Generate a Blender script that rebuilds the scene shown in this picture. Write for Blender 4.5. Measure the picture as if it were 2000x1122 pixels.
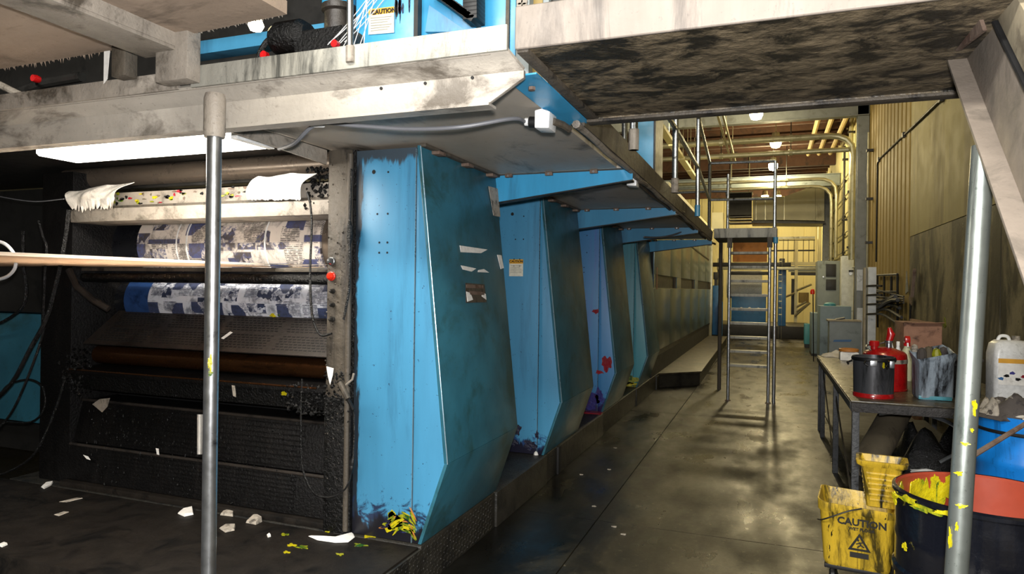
import bpy, bmesh, math, random
import numpy as np
from math import sin, cos, pi, radians, atan2, sqrt
from mathutils import Matrix, Vector

for o in list(bpy.data.objects):
    bpy.data.objects.remove(o)
scn = bpy.context.scene
COL = scn.collection
RND = random.Random(7)

# ------------------------------------------------------------------ camera
FPX, EYE = 1327.5, 1.6
YAW, PITCH, ROLL = radians(20.74), radians(0.05), radians(0.75)
_F = np.array([-sin(YAW) * cos(PITCH), cos(YAW) * cos(PITCH), sin(PITCH)])
_R0 = np.array([cos(YAW), sin(YAW), 0.0])
_U0 = np.cross(_R0, _F)
_R = _R0 * cos(ROLL) + _U0 * sin(ROLL)
_U = -_R0 * sin(ROLL) + _U0 * cos(ROLL)
_C = np.array([0.0, 0.0, EYE])
cam_d = bpy.data.cameras.new('camera')
cam = bpy.data.objects.new('camera', cam_d)
COL.objects.link(cam)
cam_d.sensor_width = 36.0
cam_d.lens = 36.0 * FPX / 2000.0
cam_d.clip_start = 0.05
cam_d.clip_end = 200
cam.matrix_world = Matrix(((_R[0], _U[0], -_F[0], 0), (_R[1], _U[1], -_F[1], 0), (_R[2], _U[2], -_F[2], EYE), (0, 0, 0, 1)))
scn.camera = cam


def ray(u, v):
    return _F + _R * (u - 1000) / FPX - _U * (v - 561) / FPX


def pz(u, v, z=0.0):
    d = ray(u, v)
    return tuple(_C + d * (z - EYE) / d[2])


def px(u, v, x):
    d = ray(u, v)
    return tuple(_C + d * x / d[0])


def py(u, v, y):
    d = ray(u, v)
    return tuple(_C + d * y / d[1])


def ppl(u, v, p0, n):
    d = ray(u, v)
    n = np.array(n)
    return tuple(_C + d * (((np.array(p0) - _C) @ n) / (d @ n)))


# ------------------------------------------------------------------ world, lights, exposure
w = bpy.data.worlds.new('world')
scn.world = w
w.use_nodes = True
w.node_tree.nodes['Background'].inputs[0].default_value = (1.0, 0.93, 0.82, 1)
w.node_tree.nodes['Background'].inputs[1].default_value = 0.05
scn.view_settings.view_transform = 'Standard'
scn.view_settings.look = 'None'
scn.view_settings.gamma = 1.0
scn.view_settings.use_curve_mapping = False
scn.view_settings.exposure = 0.35


def light(name, kind, loc, energy, color, size=0.2, size_y=None, target=None, spot=None):
    d = bpy.data.lights.new(name, kind)
    d.energy = energy
    d.color = color
    if kind == 'AREA':
        d.shape = 'RECTANGLE'
        d.size = size
        d.size_y = size_y or size
    elif kind in ('POINT', 'SPOT'):
        d.shadow_soft_size = size
    if kind == 'SPOT':
        d.spot_size = spot or radians(120)
        d.spot_blend = 0.6
    o = bpy.data.objects.new(name, d)
    COL.objects.link(o)
    o.location = loc
    if target is not None:
        o.rotation_euler = (Vector(target) - Vector(loc)).to_track_quat('-Z', 'Y').to_euler()
    return o


# the camera's own flash, just above the lens
light('camera_flash', 'SPOT', (0.03, -0.02, 1.72), 430, (1.0, 0.98, 0.97), 0.04, target=(-1.2, 3.2, 1.62), spot=radians(125))
# unseen lights added behind and above the photographer to brighten the foreground
light('hall_fill_light', 'AREA', (-2.6, -2.2, 4.6), 260, (1.0, 0.97, 0.92), 2.4, 0.5, target=(-2.6, 1.5, 0.8))
light('hall_fill_light', 'AREA', (0.4, -2.2, 4.6), 200, (1.0, 0.94, 0.82), 2.4, 0.5, target=(0.0, 2.5, 0.8))


# ------------------------------------------------------------------ materials
def lin(h):
    h = h.lstrip('#')
    c = [int(h[i:i + 2], 16) / 255 for i in (0, 2, 4)]
    return tuple(x / 12.92 if x <= 0.04045 else ((x + 0.055) / 1.055) ** 2.4 for x in c) + (1,)


MATS = {}


class NT:
    def __init__(s, name):
        s.m = bpy.data.materials.new(name)
        s.m.use_nodes = True
        s.t = s.m.node_tree
        s.b = s.t.nodes['Principled BSDF']

    def n(s, t, **k):
        x = s.t.nodes.new(t)
        for a, v in k.items():
            if a.startswith('i_'):
                key = a[2:]
                key = int(key) if key.isdigit() else key.replace('_', ' ')
                x.inputs[key].default_value = v
            else:
                setattr(x, a, v)
        return x

    def l(s, a, b):
        s.t.links.new(a, b)

    def coord(s, scale=(1, 1, 1), kind='Object', rot=(0, 0, 0)):
        tc = s.n('ShaderNodeTexCoord')
        mp = s.n('ShaderNodeMapping')
        mp.inputs['Scale'].default_value = scale
        mp.inputs['Rotation'].default_value = rot
        s.l(tc.outputs[kind], mp.inputs['Vector'])
        return mp.outputs[0]

    def noise(s, vec, scale=5, detail=6, rough=0.6, dist=0.0):
        x = s.n('ShaderNodeTexNoise', i_Scale=scale, i_Detail=detail, i_Roughness=rough, i_Distortion=dist)
        s.l(vec, x.inputs['Vector'])
        return x.outputs['Fac']

    def ramp(s, fac, a, b, ca=(0, 0, 0, 1), cb=(1, 1, 1, 1)):
        r = s.n('ShaderNodeValToRGB')
        r.color_ramp.elements[0].position = a
        r.color_ramp.elements[0].color = ca
        r.color_ramp.elements[1].position = b
        r.color_ramp.elements[1].color = cb
        s.l(fac, r.inputs[0])
        return r.outputs[0]

    def mix(s, fac, a, b):
        x = s.n('ShaderNodeMix', data_type='RGBA')
        for v, i in ((fac, 0), (a, 6), (b, 7)):
            if isinstance(v, (int, float, tuple)):
                x.inputs[i].default_value = v
            else:
                s.l(v, x.inputs[i])
        return x.outputs[2]

    def math(s, op, a, b=0.0):
        x = s.n('ShaderNodeMath', operation=op)
        for i, v in ((0, a), (1, b)):
            if isinstance(v, (int, float)):
                x.inputs[i].default_value = v
            else:
                s.l(v, x.inputs[i])
        return x.outputs[0]


def mat(name, col, rough=0.5, metal=0.0, dirt=None, amt=0.5, scale=3.0, streak=False, bump=0.0, bscale=30, var=0.15,
        splat=(), rvar=0.15, spec=0.5, emit=None, estr=0.0, glass=False, stretch=None, coat=0.0, translucent=0.0):
    """painted / metal / fabric surface: base colour with tonal variation, dirt patches, paint splats and fine relief"""
    if name in MATS:
        return MATS[name]
    t = NT(name)
    b = t.b
    base = lin(col) if isinstance(col, str) else col
    vec = t.coord(stretch or ((1, 1, 1) if not streak else (1, 1, 0.16)))
    v0 = t.coord()
    dark = tuple(c * (1 - var) for c in base[:3]) + (1,)
    lite = tuple(min(1, c * (1 + var)) for c in base[:3]) + (1,)
    c = t.ramp(t.noise(vec, scale * 1.7, 5), 0.3, 0.7, dark, lite)
    if dirt:
        thr = 0.67 - 0.27 * amt
        m = t.ramp(t.noise(vec, scale, 10, 0.7, 0.5), thr - 0.03, thr + 0.10)
        c = t.mix(m, c, lin(dirt))
        sp = t.ramp(t.noise(v0, scale * 14, 3), 0.64, 0.70)
        c = t.mix(t.math('MULTIPLY', sp, 0.6 * min(1, amt * 1.4)), c, lin(dirt))
    for (sc, thr, scol, sst) in splat:
        vv = t.coord((1, 1, 0.3)) if sst else v0
        m = t.ramp(t.noise(vv, sc, 4, 0.55, 0.3), thr, thr + 0.015)
        c = t.mix(m, c, lin(scol))
    if isinstance(c, tuple):
        b.inputs['Base Color'].default_value = c
    else:
        t.l(c, b.inputs['Base Color'])
    rr = t.n('ShaderNodeMapRange', i_3=max(0.02, rough - rvar), i_4=min(1, rough + rvar))
    t.l(t.noise(v0, scale * 3, 4), rr.inputs[0])
    t.l(rr.outputs[0], b.inputs['Roughness'])
    b.inputs['Metallic'].default_value = metal
    b.inputs['Specular IOR Level'].default_value = spec
    b.inputs['Coat Weight'].default_value = coat
    b.inputs['Coat Roughness'].default_value = 0.12
    if bump:
        bp = t.n('ShaderNodeBump', i_Strength=bump, i_Distance=0.012)
        t.l(t.noise(v0, bscale, 5, 0.6), bp.inputs['Height'])
        t.l(bp.outputs[0], b.inputs['Normal'])
    if emit:
        b.inputs['Emission Color'].default_value = lin(emit)
        b.inputs['Emission Strength'].default_value = estr
    if glass:
        b.inputs['Transmission Weight'].default_value = 0.9
    if translucent:
        tl = t.n('ShaderNodeBsdfTranslucent')
        tl.inputs[0].default_value = base
        mx = t.n('ShaderNodeMixShader', i_0=translucent)
        t.l(b.outputs[0], mx.inputs[1])
        t.l(tl.outputs[0], mx.inputs[2])
        t.l(mx.outputs[0], t.t.nodes['Material Output'].inputs['Surface'])
    MATS[name] = t.m
    return t.m


def plate_mat(name, hi, lo, mid, cell, seed):
    """printing plate image: blocks of print wrapped on a cylinder along local x (flat print)"""
    t = NT(name)
    tc = t.n('ShaderNodeTexCoord')
    sx = t.n('ShaderNodeSeparateXYZ')
    t.l(tc.outputs['Object'], sx.inputs[0])
    ang = t.math('MULTIPLY', t.math('ARCTAN2', sx.outputs[2], sx.outputs[1]), 0.22)
    cb = t.n('ShaderNodeCombineXYZ')
    t.l(t.math('ADD', sx.outputs[0], seed), cb.inputs[0])
    t.l(ang, cb.inputs[1])
    vo = t.n('ShaderNodeTexVoronoi', distance='CHEBYCHEV', i_Scale=cell, i_Randomness=0.8, voronoi_dimensions='2D')
    t.l(cb.outputs[0], vo.inputs['Vector'])
    s2 = t.n('ShaderNodeSeparateColor')
    t.l(vo.outputs['Color'], s2.inputs[0])
    vo2 = t.n('ShaderNodeTexVoronoi', distance='MANHATTAN', i_Scale=cell * 3.4, i_Randomness=1.0, voronoi_dimensions='2D')
    t.l(cb.outputs[0], vo2.inputs['Vector'])
    s3 = t.n('ShaderNodeSeparateColor')
    t.l(vo2.outputs['Color'], s3.inputs[0])
    nz = t.noise(cb.outputs[0], 45, 6, .7)
    nb = t.noise(cb.outputs[0], 9, 8, .7, .6)
    lines = t.math('GREATER_THAN', t.math('SINE', t.math('MULTIPLY', ang, 620.0)), -.1)
    text = t.math('MULTIPLY', lines, t.ramp(nz, .42, .5))
    c = t.mix(text, lin(hi), lin(lo))                                                   # columns of text
    pic = t.mix(t.ramp(s3.outputs[0], .45, .5), lin(lo), lin(hi))
    pic = t.mix(t.ramp(nz, .45, .6), pic, lin(mid))
    c = t.mix(t.ramp(s2.outputs[0], .42, .44), pic, c)                                  # picture blocks
    c = t.mix(t.ramp(s2.outputs[1], .66, .68), c, t.mix(t.ramp(nz, .5, .62), lin(mid), lin(lo)))   # solid tint blocks
    c = t.mix(t.ramp(vo.outputs['Distance'], .46, .49), c, lin(hi))                     # white gutters
    c = t.mix(t.math('MULTIPLY', t.ramp(nb, .48, .62), .7), c, lin(lo))                 # ink haze wiped over the plate
    t.l(c, t.b.inputs['Base Color'])
    t.b.inputs['Roughness'].default_value = 0.38
    MATS[name] = t.m
    return t.m


BLUE = '4389b0'


def stained_mat(name, col, ink, ink2, h, edge=None, top=None, dirt='2f5f7e'):
    """blue enamel with ink crusted up from its foot and handled grime along one edge (stains of their own ragged shape)"""
    t = NT(name)
    v0, vs = t.coord(), t.coord((1, 1, 0.14))
    tc = t.n('ShaderNodeTexCoord')
    sx = t.n('ShaderNodeSeparateXYZ')
    t.l(tc.outputs['Object'], sx.inputs[0])
    base = lin(col)
    c = t.ramp(t.noise(vs, 5, 6), 0.3, 0.7, tuple(x * .86 for x in base[:3]) + (1,), tuple(min(1, x * 1.12) for x in base[:3]) + (1,))
    c = t.mix(t.math('MULTIPLY', t.ramp(t.noise(vs, 3.2, 9, .7, .4), .52, .66), .6), c, lin(dirt))
    c = t.mix(t.ramp(t.noise(v0, 55, 3), .69, .72), c, lin('1c3a52'))
    n = t.noise(vs, 6, 10, .72, .8)
    n2 = t.noise(v0, 9, 8, .7, 1.2)

    def band(dist, width, src, lo=.45, hi=.62):
        g = t.math('MULTIPLY', t.math('SUBTRACT', width, dist), 1.0 / width)
        return t.ramp(t.math('ADD', g, t.math('MULTIPLY', t.math('SUBTRACT', src, .5), 2.6)), lo, hi)
    if edge is not None:
        c = t.mix(band(t.math('SUBTRACT', sx.outputs[0], edge), .075, n), c, lin('232b33'))
    if top is not None:
        c = t.mix(band(t.math('SUBTRACT', top, sx.outputs[2]), .14, n), c, lin('3a4650'))
    c = t.mix(band(sx.outputs[2], h * 1.7, n2, .5, .75), c, lin(ink2))
    c = t.mix(band(sx.outputs[2], h, n), c, lin(ink))
    t.l(c, t.b.inputs['Base Color'])
    t.b.inputs['Roughness'].default_value = .42
    bp = t.n('ShaderNodeBump', i_Strength=.06, i_Distance=.01)
    t.l(n2, bp.inputs['Height'])
    t.l(bp.outputs[0], t.b.inputs['Normal'])
    MATS[name] = t.m
    return t.m


def floor_mat():
    """worn concrete: broad tone patches, darker towards the press side, fine specks, glossy damp areas"""
    t = NT('worn_oily_concrete')
    v0 = t.coord()
    vl = t.coord((1, .45, 1))
    tc = t.n('ShaderNodeTexCoord')
    sx = t.n('ShaderNodeSeparateXYZ')
    t.l(tc.outputs['Object'], sx.inputs[0])
    c = t.ramp(t.noise(vl, 1.1, 9, .68, .4), .3, .72, lin('17150f'), lin('4a4332'))
    c = t.mix(t.ramp(t.noise(v0, 5, 10, .75, .6), .5, .62), c, lin('2a271d'))
    c = t.mix(t.ramp(t.noise(v0, 26, 6, .7), .60, .68), c, lin('6a624d'))
    c = t.mix(t.ramp(t.noise(v0, 40, 4), .66, .70), c, lin('12110d'))
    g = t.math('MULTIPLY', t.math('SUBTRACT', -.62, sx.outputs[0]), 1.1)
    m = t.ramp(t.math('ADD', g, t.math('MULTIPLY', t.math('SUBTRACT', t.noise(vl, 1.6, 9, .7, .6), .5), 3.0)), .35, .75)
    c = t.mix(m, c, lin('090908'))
    t.l(c, t.b.inputs['Base Color'])
    rr = t.n('ShaderNodeMapRange', i_1=.35, i_2=.65, i_3=.22, i_4=.6)
    t.l(t.noise(vl, 2.4, 6), rr.inputs[0])
    t.l(rr.outputs[0], t.b.inputs['Roughness'])
    bp = t.n('ShaderNodeBump', i_Strength=.25, i_Distance=.006)
    t.l(t.noise(v0, 22, 8, .7), bp.inputs['Height'])
    t.l(bp.outputs[0], t.b.inputs['Normal'])
    MATS['worn_oily_concrete'] = t.m
    return t.m

M = {}
M['concrete'] = mat('oily_concrete', '3d3a2c', 0.5, dirt='0e0f0c', amt=0.75, scale=0.9, bump=0.25, bscale=14, var=0.3, rvar=0.25)
M['concrete2'] = mat('worn_concrete', '5a523c', 0.42, dirt='1a1912', amt=0.5, scale=0.8, bump=0.2, bscale=14, var=0.25, rvar=0.22)
M['black_deck'] = mat('grimy_deck_plate', '1d1915', 0.6, dirt='0a0908', amt=0.5, scale=4, bump=0.35, bscale=18, var=0.35, spec=0.2)
M['plinth'] = mat('tread_plate_grime', '282621', 0.5, dirt='121211', amt=0.55, scale=5, bump=0.6, bscale=70, var=0.3)
M['step'] = mat('step_top_steel', '4a4438', 0.45, dirt='23201a', amt=0.5, scale=3, bump=0.15, var=0.25)
M['blue'] = mat('blue_enamel', BLUE, 0.32, dirt='2a5878', amt=0.28, scale=2.2, streak=True, var=0.12, bump=0.02, bscale=8)
M['blue_shaded'] = mat('blue_enamel_worn_shaded', '2c6274', 0.4, dirt='24494c', amt=0.5, scale=1.8, var=0.22, bump=0.03, bscale=6)  # same enamel as the fronts, side shade darkened into the colour
M['blue_bright'] = mat('blue_enamel_clean', '3a97c6', 0.35, dirt='2a5f7c', amt=0.22, scale=3, streak=True)
M['teal'] = mat('teal_enamel', '4790a0', 0.4, dirt='3a7370', amt=0.35, scale=2.2, streak=True)
M['blue_ink'] = mat('blue_enamel_ink', '3f80b6', 0.35, dirt='27246e', amt=0.35, scale=3, streak=True, splat=((9, 0.7, '6b78c9', False),))
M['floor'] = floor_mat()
M['front0'] = stained_mat('cabinet_front_one', BLUE, '14141c', '1f2f4c', .20, edge=-.23, top=2.11)
M['front1'] = stained_mat('cabinet_front_two', BLUE, '0f0f24', '23406e', .16)
M['front2'] = stained_mat('cabinet_front_three', '3f80b6', '241a4e', '35358a', .22, dirt='5a62b4')
M['front3'] = stained_mat('cabinet_front_four', '4790a0', '6a6a1c', '3d7a4a', .13, dirt='3a7370')
M['dark_gap'] = mat('dark_gap', '0a0a0b', 0.7)
M['rim_steel'] = mat('worn_edge_steel', '8aa6b4', 0.3, metal=0.6)
M['grey_frame'] = mat('grimy_grey_frame', '4c453b', 0.6, dirt='211d19', amt=0.5, scale=7, streak=True, bump=0.5, bscale=40)
M['black_ink'] = mat('ink_caked_black', '060606', 0.32, dirt='0f0e0d', amt=0.4, scale=6, bump=1.0, bscale=70, rvar=0.2, spec=0.35, splat=((90, 0.76, '8a8f96', False),))
M['black_cover'] = mat('black_ribbed_cover', '080707', 0.5, dirt='12100f', amt=0.5, scale=5, streak=True, bump=0.6, bscale=70, spec=0.25, splat=((100, 0.765, '6d7176', False),))
M['dust_steel'] = mat('dusty_steel', '8f877c', 0.55, dirt='4c453c', amt=0.45, scale=5, bump=0.4, bscale=45, var=0.18)
M['pale_beam'] = mat('pale_smeared_beam', 'a8a196', 0.5, dirt='5d564d', amt=0.45, scale=4, bump=0.3, bscale=30, var=0.14, stretch=(0.45, 1, 1))
M['kick'] = mat('dripped_kick_plate', '9b998f', 0.5, dirt='50504b', amt=0.5, scale=7, streak=True, bump=0.3, bscale=30)
M['deck_under'] = mat('deck_underside', 'ada395', 0.5, dirt='4e473d', amt=0.35, scale=2, var=0.12, stretch=(1, 0.5, 1))
M['bridge_front'] = mat('bridge_face_steel', '7e756c', 0.5, dirt='4a4440', amt=0.35, scale=5, streak=True, bump=0.1)
M['bridge_under'] = mat('greasy_bridge_underside', '6e624e', 0.5, dirt='201d16', amt=0.75, scale=8, bump=0.9, bscale=22, var=0.35, stretch=(0.7, 1, 1), splat=((60, 0.75, '8a7d66', False),))
M['tan_board'] = mat('dusty_tan_board', '9a8877', 0.7, dirt='5d5145', amt=0.35, scale=3, bump=0.2, stretch=(0.4, 1, 1))
M['steel_pipe'] = mat('galvanised_pipe', '8b8f92', 0.3, metal=0.85, dirt='2c2b2a', amt=0.3, scale=12, bump=0.06, rvar=0.12)
M['chrome'] = mat('bright_steel_tube', 'b9bcbf', 0.32, metal=0.95, dirt='3c3440', amt=0.22, scale=9, rvar=0.1)
M['pole_green'] = mat('worn_pole_steel', '9aa19c', 0.34, metal=0.85, dirt='27402f', amt=0.42, scale=7, streak=True, rvar=0.1, splat=((14, 0.72, '6a2346', True),))
M['stringer'] = mat('stringer_grey_paint', '7d7368', 0.6, dirt='625b52', amt=0.3, scale=5, bump=0.15)
M['stringer_tan'] = mat('stringer_tan_paint', '9c917a', 0.6, dirt='6b6252', amt=0.3, scale=5, bump=0.1)
M['rusty'] = mat('rusty_plate', '6d5c50', 0.7, dirt='4a3226', amt=0.5, scale=8, bump=0.3)
M['lamp'] = mat('lit_tube_lens', 'ffffff', 0.4, emit='fff6e6', estr=7.0)
M['lamp_warm'] = mat('lit_highbay_lens', 'ffffff', 0.4, emit='fff0b8', estr=30.0)
M['white_pl'] = mat('white_plastic', 'd8d9d8', 0.35, dirt='8a8a84', amt=0.2, scale=20)
M['web2'] = mat('bleached_web', 'efe9e2', 0.7, var=0.05, translucent=0.6)
M['paper'] = mat('white_paper', 'e4e2dc', 0.8, dirt='a8a39a', amt=0.15, scale=12)
M['paper_dirty'] = mat('soiled_paper', 'a59d90', 0.8, dirt='4c4740', amt=0.5, scale=20)
M['web'] = mat('newsprint_web', 'f2e4d6', 0.7, var=0.05, translucent=0.7)
M['rag'] = mat('white_rag', 'd9d3c9', 0.9, dirt='8a8379', amt=0.3, scale=14, bump=0.4, bscale=60)
M['cable'] = mat('grey_cable', '6d6e72', 0.5)
M['black_hose'] = mat('ink_wet_black_hose', '0d0d0d', 0.25, bump=0.9, bscale=90, splat=((95, 0.7, '8d9095', False),))
M['black'] = mat('matt_black', '101011', 0.5)
M['red'] = mat('glossy_red', 'b01416', 0.25, coat=0.6, dirt='3a0808', amt=0.25, scale=10)
M['red_lamp'] = mat('red_button', 'e02a14', 0.25, coat=0.5)
M['yellow_ink'] = mat('wet_yellow_ink', 'b5a814', 0.3, dirt='6f7a14', amt=0.4, scale=14, bump=0.8, bscale=25)
M['ygreen_ink'] = mat('green_yellow_ink', '8f9018', 0.35, dirt='1d4a14', amt=0.7, scale=16, bump=0.8, bscale=30)
M['red_ink'] = mat('red_ink', '8d1424', 0.3, bump=0.4)
M['navy_ink'] = mat('navy_ink_crust', '14142a', 0.35, dirt='2c3d77', amt=0.25, scale=18, bump=0.9, bscale=40, splat=((50, 0.74, '9aa0c0', False),))
M['purple_ink'] = mat('purple_ink_crust', '2d2a78', 0.35, dirt='4a1a3a', amt=0.4, scale=12, bump=0.5)
M['wall'] = mat('yellowed_wall_board', '8f8455', 0.65, dirt='6e623c', amt=0.6, scale=1.2, streak=True, var=0.1)
M['wall_stain'] = mat('ink_stained_wall_board', '7d7458', 0.6, dirt='2e2a1c', amt=0.8, scale=1.7, stretch=(1, 1, 0.42), var=0.2, bump=0.2, splat=((6, 0.68, '1d1c14', True), (9, 0.72, 'b8b39c', True)))
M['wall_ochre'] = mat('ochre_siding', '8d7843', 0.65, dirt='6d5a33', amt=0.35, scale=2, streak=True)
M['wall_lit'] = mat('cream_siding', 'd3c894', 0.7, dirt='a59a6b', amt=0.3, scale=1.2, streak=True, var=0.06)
M['column'] = mat('grey_column_paint', '7b7f80', 0.55, dirt='5a5a55', amt=0.3, scale=3)
M['ceiling'] = mat('dark_timber_roof', '3b2415', 0.8, dirt='1c120b', amt=0.5, scale=2, stretch=(0.3, 1, 1))
M['joist'] = mat('roof_joist', '4a3020', 0.8, dirt='261a12', amt=0.4, scale=3)
M['duct'] = mat('cream_duct_metal', 'd9d3b0', 0.6, dirt='b0a67c', amt=0.2, scale=1.5, var=0.05)
M['grey_cab'] = mat('grey_cabinet_paint', '7d8688', 0.5, dirt='5d6466', amt=0.3, scale=4, var=0.08)
M['grey_cab2'] = mat('blue_grey_cabinet_paint', '7d909c', 0.5, dirt='59676f', amt=0.3, scale=4, var=0.08)
M['white_board'] = mat('white_enclosure', 'c6cbd0', 0.5, dirt='8f9498', amt=0.25, scale=5)
M['dark_panel'] = mat('dark_panel', '1f1e1c', 0.5, dirt='0d0d0c', amt=0.4, scale=4)
M['table_top'] = mat('worn_bench_top', '5a5342', 0.3, dirt='25211a', amt=0.5, scale=4, bump=0.15, rvar=0.15)
M['table_edge'] = mat('splattered_bench_edge', '33302e', 0.5, dirt='121212', amt=0.5, scale=12, bump=0.7, bscale=60, splat=((60, 0.72, '9a9690', False), (18, 0.73, '7a1f22', False)))
M['table_leg'] = mat('bench_leg_steel', '3f4143', 0.5, dirt='1a1a1b', amt=0.45, scale=12, bump=0.4, bscale=60)
M['can_black'] = mat('charcoal_can_steel', '4e4f53', 0.36, metal=0.3, dirt='101010', amt=0.45, scale=8, streak=True)
M['jug_dirty'] = mat('dripped_jug', '9fadba', 0.4, dirt='16191f', amt=0.6, scale=9, streak=True, bump=0.5, bscale=40)
M['jug_clear'] = mat('cloudy_plastic', 'b6b695', 0.35, dirt='7d7c5a', amt=0.3, scale=8)
M['cardboard'] = mat('brown_cardboard', '8a6550', 0.8, dirt='4d3326', amt=0.45, scale=6)
M['kraft'] = mat('grey_brown_tube', '5a5140', 0.8, dirt='3a3226', amt=0.4, scale=6, streak=True)
M['drum_red'] = mat('red_oxide_drum_inside', '8f3a26', 0.4, dirt='8a2412', amt=0.3, scale=3)
M['drum_black'] = mat('ink_black_drum_shell', '0b0d14', 0.16, dirt='181b22', amt=0.3, scale=4, bump=0.7, bscale=7, rvar=0.08, coat=1.0, stretch=(1, 1, 0.5))
M['blue_drum'] = mat('blue_plastic_drum', '1277cc', 0.35, dirt='0b1a38', amt=0.38, scale=6, streak=True)
M['mop_yellow'] = mat('grubby_yellow_plastic', 'c4a32c', 0.45, dirt='40360f', amt=0.62, scale=15, streak=True, bump=0.15, splat=((30, 0.66, '191608', True),))
M['print_black'] = mat('black_print', '16140c', 0.6)
M['sign_orange'] = mat('caution_sign_header', 'dba02a', 0.5)
M['sign_white'] = mat('caution_sign_body', 'd8d4c2', 0.5, dirt='a29d88', amt=0.2, scale=20)
M['sign_line'] = mat('small_print_grey', '8f8c80', 0.6)
M['rag_grey'] = mat('ink_soaked_rag', '4a4440', 0.85, dirt='1c1a22', amt=0.5, scale=9, bump=0.5, splat=((7, 0.64, '9a978a', False), (12, 0.71, 'b0a81c', False)))
M['copper'] = mat('copper_roller', '54361f', 0.28, metal=0.8, dirt='15100c', amt=0.4, scale=5, stretch=(0.2, 1, 1))
M['roller_dark'] = mat('dark_rubber_roller', '15161a', 0.3, dirt='3a3834', amt=0.3, scale=5, stretch=(0.3, 1, 1))
M['roller_brown'] = mat('brushed_brown_roller', '6a5f54', 0.3, metal=0.5, dirt='332c26', amt=0.35, scale=3, stretch=(0.15, 1, 1))
M['roller_blue'] = mat('blue_blanket', '24406f', 0.4, dirt='10203f', amt=0.35, scale=8)
M['rear_panel'] = mat('rear_panel_grey', '56686c', 0.25, metal=0.35, var=0.12, scale=1.2, rvar=.06)
M['orange_board'] = mat('orange_board', 'b0702c', 0.6, dirt='8a5420', amt=0.3, scale=2)
M['steel_blue'] = mat('steel_blue_machine', '2e639a', 0.4, dirt='1c3c60', amt=0.3, scale=3)
M['dark_steel'] = mat('dark_steel', '2b2a28', 0.45, metal=0.4, dirt='121110', amt=0.4, scale=6)
M['conduit'] = mat('conduit_metal', 'a9a58c', 0.35, metal=0.6, dirt='6d6850', amt=0.25, scale=5)
M['guard'] = mat('perforated_guard', '2c2723', 0.45, dirt='1a1715', amt=0.5, scale=6, bump=0.3, bscale=40)
M['clear_tube'] = mat('clear_tubing', 'c9cacb', 0.2, spec=0.7)
M['plate_upper'] = plate_mat('plate_image_upper', 'cfc5bb', '4d4743', '4f5478', 6.5, 0.3)
M['plate_lower'] = plate_mat('plate_image_lower', 'c3c6ce', '2f3545', '3d4562', 8.5, 2.1)


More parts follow.
